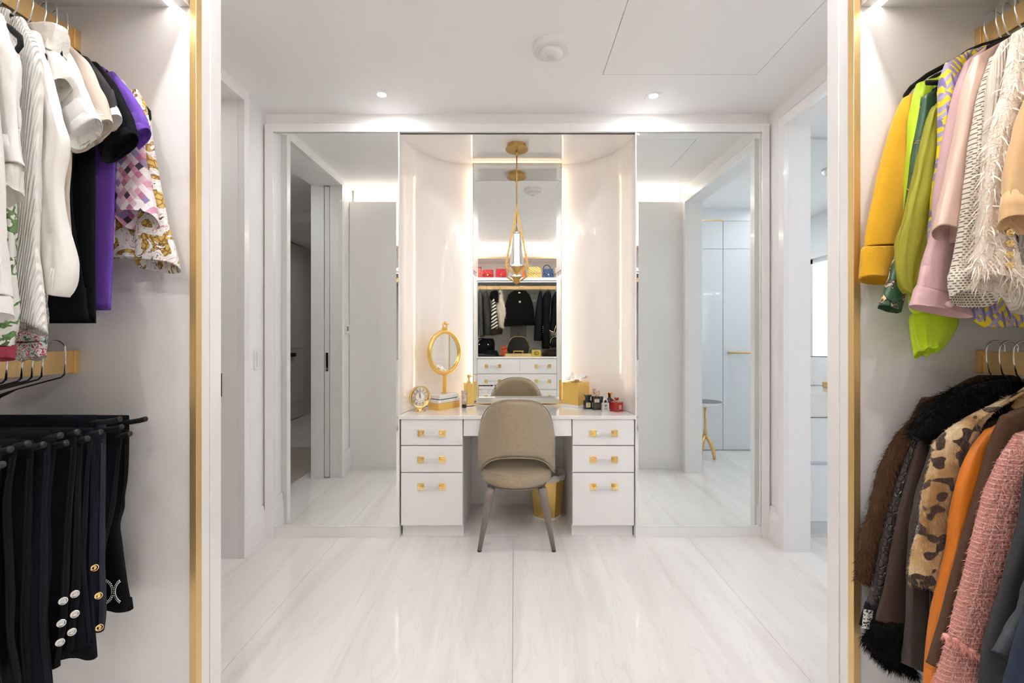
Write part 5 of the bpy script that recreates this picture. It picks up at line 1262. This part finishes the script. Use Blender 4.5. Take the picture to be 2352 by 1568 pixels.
# handbags on the shelf
YB = -.62
def bag_base(x0, x1, y0, m, lab, name='handbag', depth=.045, Y=YB, zb=None, taper=.9, quilt=0, flap=True, clasp=None, slope=0):
    xa, xb, _, zt = px2(x0, x1, y0, y0, Y); zb = SZ if zb is None else zb
    xc = (xa+xb)/2; h = zt - zb
    t = thing(name, lab, 'handbag', (xc, Y, zb), 'handbags on the shelf')
    def body(z, dpt, k): return [Vector((xc + (xb-xa)/2*k*cs, Y + dpt*sn, z)) for cs, sn in [(se(math.cos(2*PI*q/32), .35), se(math.sin(2*PI*q/32), .35)) for q in range(32)]]
    MB().rings([body(zb, depth*.9, 1), body(zb+h*.1, depth, 1), body(zb+h*.7, depth*.85, (1+taper)/2), body(zb+h*.95, depth*.5, taper), body(zt, depth*.4, taper*.97)]).build('body', m, t, smooth=True)
    if flap:
        def fl(u, v):
            x = xa + (xb-xa)*(.04+.92*u); return Vector((xc+(x-xc)*(taper+(1-taper)*.5*v), Y + depth*(.55+.5*v) + .004, zt + .002 - h*.55*v - slope*h*.25*abs(u-.5)*v*-1))
        o = MB().grid(fl, 12, 6).build('flap', m, t, smooth=True); md = o.modifiers.new('s', 'SOLIDIFY'); md.thickness = .005
    if clasp:
        MB().box(xc-.012, xc+.012, Y+depth*1.05+.004, Y+depth*1.05+.012, zb+h*.34, zb+h*.34+.018).build('clasp', clasp, t, bevel=.001)
    return t, xa, xb, zt
def quilted(name, col, ang=.7, sc_=9):
    m = mat(name, col, .3, coat=.2); wv = nd(m, 'TexWave', wave_type='BANDS', bands_direction='X'); wv.inputs['Scale'].default_value = sc_; lk(m, coords(m, (1, 1, 1), (0, ang, 0)), wv.inputs['Vector']); add_bump(m, wv.outputs['Fac'], .9, .012); return m
t, xa, xb, zt = bag_base(1089.5, 1106, 615.5, mat('coral_leather', (.62, .06, .04), .35), 'coral red box handbag with black top strap', clasp=M['silver'])
MB().box(xa, xb, YB-.03, YB+.03, zt-.004, zt+.012).build('top_strap', M['black'], t, bevel=.002)
bag_base(1107, 1134, 620, quilted('red_chevron', (.42, .012, .018)), 'crimson chevron-quilted flap handbag', clasp=M['goldpol'])
bag_base(1138, 1164, 618, quilted('red_quilt', (.48, .012, .03), -.7), 'cherry red quilted flap handbag with gold clasp', clasp=M['goldpol'])
for x0, x1, y0, lab in ((1076, 1089, 609, 'upright orange gift box at the shelf end beside the coral handbag'), (1198, 1206.5, 612, 'narrow orange gift box standing next to the yellow handbag'), (1285.5, 1298, 608, 'upright orange gift box beside the cream handbag')):
    xa, xb, _, zt = px2(x0, x1, y0, y0, YB)
    t = thing('gift_box', lab, 'box', ((xa+xb)/2, YB, SZ)); M.setdefault('orangebox', mat('orange_card', (.75, .13, .02), .5))
    MB().box(xa, xb, YB-.08, YB+.05, SZ, SZ+(zt-SZ)*.8).build('base', M['orangebox'], t, bevel=.001); MB().box(xa-.001, xb+.001, YB-.081, YB+.051, SZ+(zt-SZ)*.72, zt).build('lid', M['orangebox'], t, bevel=.001)
bag_base(1211.5, 1244, 613.5, quilted('yellow_quilt', (.72, .55, .18), .9, 11), 'pale yellow quilted flap handbag', clasp=M['goldmatte'])
t, xa, xb, zt = bag_base(1246, 1272, 618, quilted('blue_quilt', (.03, .07, .18), .6, 11), 'navy blue quilted handbag with arched top handle', clasp=M['goldpol'])
xm = (xa+xb)/2
MB().tube([Vector((xm-.02 + .058*math.cos(a), YB, zt-.01 + .075*math.sin(a))) for a in [PI*k/14 for k in range(15)]], .0065, 10).build('top_handle', mat('navy_leather', (.03, .045, .09), .4), t, smooth=True)
bag_base(1273, 1286, 615.5, quilted('cream_quilt', (.70, .58, .48), -.8, 11), 'cream quilted handbag beside the navy one', clasp=M['black'], Y=YB-.09)
# clothes on the rear rail
def rear(name, cat, lab, desc, m, rows, b=.17, hookx=None, Y=YR, hairs=None, hang=True, seed=1.0, wr=.25, short=False):
    S0 = rows[0]; c = PM((S0[0]+S0[2])/2, S0[1], Y); lo = min(PM(0, r[1], Y).z for r in rows)
    t = thing(name, lab, cat, (c.x, Y, lo))
    sm_ = sleeve_mesh(rows, Y, b, 0, n=26, seg=32, wr=wr, seed=seed, map_=PM, sq=.6); sm_.build('body', m, t, smooth=True)
    if hairs: stuff(fur_mesh(sm_, *hairs[:3]).build('hair', hairs[3], t))
    if hang:
        hx_ = PM(hookx, 0, YR).x if hookx else c.x; hz = rz1+.005
        h = thing('clothes_hanger', 'dark hanger with thin steel hook on the rear rail carrying the ' + desc, 'hanger', (hx_, Y, c.z), 'hangers on the rear rail')
        pts = [Vector((hx_, YR + .02*math.cos(a), hz + .016*math.sin(a))) for a in [PI+.3-(PI+.3)*k/10 for k in range(11)]] + [Vector((hx_, YR+.021, rz0-.004)), Vector((hx_, YR+.002, rz0-.022)), Vector((hx_, YR, c.z-.02))]
        MB().tube(pts, .0022, 6).build('hook', M['chrome'], h, smooth=True)
        if short: ends = [(hx_-.18, YR, c.z-.07), (hx_, YR, c.z-.012), (hx_+.18, YR, c.z-.07)]
        else: ends = [(hx_, YR-.15, c.z-.07), (hx_, YR, c.z-.01), (hx_, YR+.15, c.z-.07)]
        MB().tube([Vector(e) for e in ends], .006, 8).build('arms', M['velvet'], h, smooth=True)
    return t
rear('long_coat', 'coat', 'grey-lilac coat at the end of the rear rail', 'grey-lilac coat', K['greylilac'], [(1089,673,1092,670),(1088,690,1098,690),(1088,720,1099,720),(1088,772,1099,772)], hookx=1092)
rear('quilted_jacket', 'jacket', 'olive black jacket with quilted sleeve end', 'olive jacket', K['olive'], [(1099,672,1104,669),(1098,685,1110,685),(1100,720,1111,720),(1103,774,1112,772)], hookx=1103)
rear('tailored_jacket', 'jacket', 'black tailored jacket with wide lapel beside the zebra coat', 'black lapel jacket', K['charcoal_tee'], [(1112,672,1118,669),(1110,688,1124,688),(1111,720,1127,720),(1113,770,1128,770)], hookx=1117)
t = rear('zebra_coat', 'coat', 'zebra striped coat with black fur collar and dark fur cuff', 'zebra coat', K['zebra'], [(1132,674,1137,672),(1131,692,1139,692),(1128,720,1142,720),(1127,757,1145,756)], b=.12, hookx=1135)
fm = sleeve_mesh([(1129,669,1142,667),(1126,676,1145,676),(1127,686,1146,688),(1138,694,1145,695)], YR+.02, .10, 0, n=16, seg=20, wr=.6, map_=PM); fm.build('fur_collar', K['blackfur'], t, smooth=True); stuff(fur_mesh(fm, 1500, .02, .001).build('fur_collar_hair', K['blackhair'], t))
fm = sleeve_mesh([(1126,756,1146,752),(1126,764,1154,756),(1130,770,1152,766)], YR+.02, .10, 0, n=16, seg=20, wr=.6, map_=PM); M['darkfur'] = fur('dark_brown_fur', (.02, .014, .010)); fm.build('fur_cuff', M['darkfur'], t, smooth=True); stuff(fur_mesh(fm, 1500, .02, .001).build('fur_cuff_hair', K['brownhair'], t))
rear('fur_vest', 'vest', 'shaggy white fur vest beside the black fur jacket', 'white fur vest', K['whitefur'], [(1146,668,1152,667),(1145,682,1154,684),(1141,700,1160,704),(1142,716,1163,718),(1146,728,1158,736),(1149,752,1156,752)], b=.07, hookx=1149, hairs=(4000, .045, .001, K['whitehair']), wr=1.2)
t = rear('fur_jacket', 'jacket', 'black fur jacket hung face-on in the middle of the rear rail', 'black fur jacket', K['blackfur'], [(1180,667,1206,667),(1170,676,1215,676),(1164,690,1222,690),(1160,715,1225,715),(1158,738,1228,738),(1157,749,1229,746)], b=.07, hookx=1193, Y=YR+.01, hairs=(7000, .03, .001, K['blackhair']), wr=.8, short=True)
q = PM(1193, 672, YR+.09); MB().box(q.x-.016, q.x+.016, q.y, q.y+.004, q.z-.008, q.z-.002).box(q.x-.016, q.x+.016, q.y, q.y+.004, q.z+.002, q.z+.008).box(q.x-.009, q.x+.009, q.y, q.y+.004, q.z-.002, q.z+.002).build('neck_label', M['goldpol'], t)
q = PM(1194, 693, YR+.10); MB().box(q.x-.016, q.x+.016, q.y, q.y+.003, q.z-.014, q.z+.014).build('tag', mat('grey_tag', (.45, .43, .40), .6), t)
rear('long_coat', 'coat', 'long midnight navy coat with stand collar', 'midnight navy coat', K['ink'], [(1239,670,1244,668),(1234,690,1245,688),(1229,725,1245,725),(1226,782,1244,782)], hookx=1240)
t = rear('long_coat', 'coat', 'long black coat with a line of silver buttons', 'buttoned black coat', K['navyblack'], [(1255,670,1262,668),(1246,684,1266,684),(1245,725,1262,725),(1245,800,1262,800)], hookx=1258)
for y in (750, 754, 758.5, 763):
    q = PM(1247.5, y, YR+.172); MB().sphere(q, .006, 8).build('button', M['silver'], t)
t = rear('trimmed_jacket', 'jacket', 'black wool jacket with gold chain trimmed cuff', 'chain trimmed jacket', K['navyblack'], [(1275,671,1280,668),(1268,686,1283,684),(1266,715,1283,715),(1263,758,1276,762)], hookx=1276)
MB().tube([PM(1262, 758, YR+.172), PM(1268, 762, YR+.176), PM(1273, 761, YR+.176), PM(1277, 747, YR+.168)], .0055, 6).build('chain_trim', M['goldpol'], t, smooth=True)
rear('long_coat', 'coat', 'full-length black coat behind the chain trimmed jacket', 'full-length black coat', K['black'], [(1285,672,1288,668),(1284,690,1291,690),(1284,740,1292,740),(1280,812,1292,812)], hookx=1283, Y=YR-.03)
# things on the dresser
YO = -.72
zt_ = PM(1183, 770, YO).z
t = thing('tote_bag', 'slouchy black tote bag with two gold charms on the dresser', 'handbag', (PM(1118, 0, YO).x, YO, DT))
sleeve_mesh([(1110,777,1132,777),(1100,784,1135,782),(1094,800,1136,800),(1092,812,1138,812)], YO, .09, 0, n=18, seg=28, wr=.8, map_=PM).build('body', K['black'], t, smooth=True)
MB().tube([PM(1101 + 14*math.cos(a)+6, 786 - 9*math.sin(a), YO+.03) for a in [PI*k/10 for k in range(11)]], .007, 8).build('handle', M['velvet'], t, smooth=True)
for x in (1101, 1121): MB().sphere(PM(x, 791, YO+.10), .011, 8).build('charm', M['goldpol'], t)
t = thing('felt_hat', 'black felt hat lying brim-down in front of the tote bag', 'hat', (PM(1135, 0, -.58).x, -.58, DT))
hc = PM(1130, 0, -.58).x
MB().lathe([(.16, 0), (.165, .006), (.10, .012), (.085, .05), (.07, .085), (.03, .095)], (hc, -.60, DT), 32, 1.1, .7).build('crown', K['black'], t, smooth=True)
tag(MB().prism(rect_pts((PM(1112, 0, -.56).x, -.56), (1, 0), .17, .09), DT, DT+.03).build('storage_case', mat('dark_case', (.02, .018, .018), .5), bevel=.004), 'flat black storage case beside the felt hat', 'case')
t = thing('shopping_bag', 'small burnt orange paper bag with dark cord handle on the dresser', 'bag', (PM(1157, 0, YO).x, -.70, DT))
xa, xb, za2, zb2 = px2(1149, 1165, 795, 816, -.66); M['burnt'] = mat('burnt_orange_paper', (.45, .09, .02), .5)
MB().box(xa, xb, -.72, -.66, DT, PM(0, 795, -.66).z).build('body', M['burnt'], t, bevel=.001)
MB().tube([Vector(((xa+xb)/2 + .03*math.cos(a), -.655, PM(0, 797, -.66).z + .035*math.sin(a))) for a in [PI + PI*k/10 for k in range(11)]], .003, 6).build('cord_handle', M['black'], t, smooth=True)
t = thing('bowling_bag', 'large black domed handbag with gold-edged seams behind the gold tray', 'handbag', (PM(1190, 0, YO).x, YO, DT))
out = [(1163,800),(1168,785),(1175,774),(1182,771),(1200,771),(1208,774),(1214,786),(1217,797),(1214,812),(1168,812)]
pts = [(PM(x, y, -.66).x, max(DT, PM(x, y, -.66).z)) for x, y in out]
MB().prism(pts, -.80, -.66, 'y').build('body', mat('black_leather', (.008, .008, .009), .3), t, bevel=.015, segs=3)
MB().tube([Vector((x*.97+.001, -.656, DT + (z-DT)*.96)) for x, z in pts[:9]], .0035, 6).build('gold_seam', M['goldmatte'], t, smooth=True)
t = thing('patterned_panel', 'grey and white ornamental patterned panel leaning behind the domed handbag', 'panel', (PM(1190, 0, -.98).x, -.98, DT))
xa, xb, za2, zb2 = px2(1172, 1209, 745, 815, -.98)
M['ornament'] = mat('ornament_print', (.4, .39, .37), .5); vo = nd(M['ornament'], 'TexVoronoi', feature='DISTANCE_TO_EDGE'); vo.inputs['Scale'].default_value = 24; lk(M['ornament'], coords(M['ornament']), vo.inputs['Vector']); lk(M['ornament'], ramp(M['ornament'], vo.outputs['Distance'], [(0, (.12, .12, .12)), (.08, (.5, .48, .45)), (.3, (.30, .29, .28))]), bsdf(M['ornament']).inputs['Base Color'])
MB().box(xa, xb, -1.04, -.97, DT, zb2).build('panel_face', M['ornament'], t)
MB().tube([Vector(((xa+xb)/2 + .012*math.cos(a), -.967, PM(0, 766, -.97).z + .016*math.sin(a))) for a in [2*PI*k/16 for k in range(16)]], .0035, 6, closed=True).build('ring_pull', M['black'], t, smooth=True)
t = thing('gold_tray', 'shallow textured gold tray with clear handle on the dresser front edge', 'tray', (PM(1190, 0, -.50).x, -.52, DT))
xa, xb, _, _ = px2(1160.5, 1221, 0, 0, -.47)
MB().box(xa, xb, -.60, -.47, DT, DT+.045).build('body', mat('textured_gold', (.80, .62, .30), .35, metal=.8, bump=.4, bscale=200), t, bevel=.002)
for x in (1180, 1200): 
    q = PM(x, 0, -.53).x; MB().box(q-.008, q+.008, -.54, -.52, DT+.045, DT+.075).build('post', M['goldpol'], t)
q0_, q1_ = PM(1179, 0, -.53).x, PM(1203, 0, -.53).x
MB().box(q0_, q1_, -.537, -.523, DT+.075, DT+.089).build('bar', M['goldmatte'], t)
t = thing('yellow_box', 'mustard yellow box printed with a dark ring emblem', 'box', (PM(1231, 0, -.50).x, -.52, DT))
xa, xb, _, zt = px2(1221.5, 1242.5, 804, 804, -.47); M['yellowbox'] = mat('yellow_card', (.62, .45, .06), .5)
MB().box(xa, xb, -.60, -.47, DT, zt).build('body', M['yellowbox'], t, bevel=.002)
xc = (xa+xb)/2; zc = (DT+zt)/2
MB().tube([Vector((xc + .034*math.cos(a), -.468, zc+.004 + .024*math.sin(a))) for a in [2*PI*k/24 for k in range(24)]], .0045, 6, closed=True).build('ring_emblem', M['ink'], t, smooth=True)
MB().tube([Vector((xc - .012, -.468, zc-.012)), Vector((xc - .012, -.468, zc+.022))], .003, 6).tube([Vector((xc - .012, -.468, zc-.012)), Vector((xc + .008, -.468, zc-.008))], .003, 6).build('emblem_strokes', M['ink'], t)
t = thing('fur_stole', 'dark brown fur stole heaped at the end of the dresser', 'stole', (PM(1265, 0, -.62).x, -.62, DT))
fm = sleeve_mesh([(1262,799,1276,797),(1250,806,1286,803),(1245,814,1290,812),(1245,819,1290,819)], -.62, .10, 0, n=18, seg=28, wr=1.2, map_=PM); fm.build('body', M['darkfur'], t, smooth=True); stuff(fur_mesh(fm, 2500, .02, .001).build('hair', K['brownhair'], t))
t = thing('chain_bag', 'round black handbag edged with a gold chain above the fur stole', 'handbag', (PM(1275, 0, -.72).x, -.72, DT))
cb = PM(1277, 786, -.60)
MB().rings([[Vector((cb.x + .105*math.cos(2*PI*k/32)*q, cb.y - d_, cb.z + .105*math.sin(2*PI*k/32)*q)) for k in range(32)] for d_, q in ((0, .7), (.005, .95), (.03, 1), (.06, .95), (.065, .7))]).build('body', K['black'], t, smooth=True)
MB().tube([Vector((cb.x + .09*math.cos(a), cb.y + .004, cb.z + .09*math.sin(a))) for a in [PI*.3 + PI*.75*k/16 for k in range(17)]], .0045, 6).build('chain', M['goldpol'], t, smooth=True)
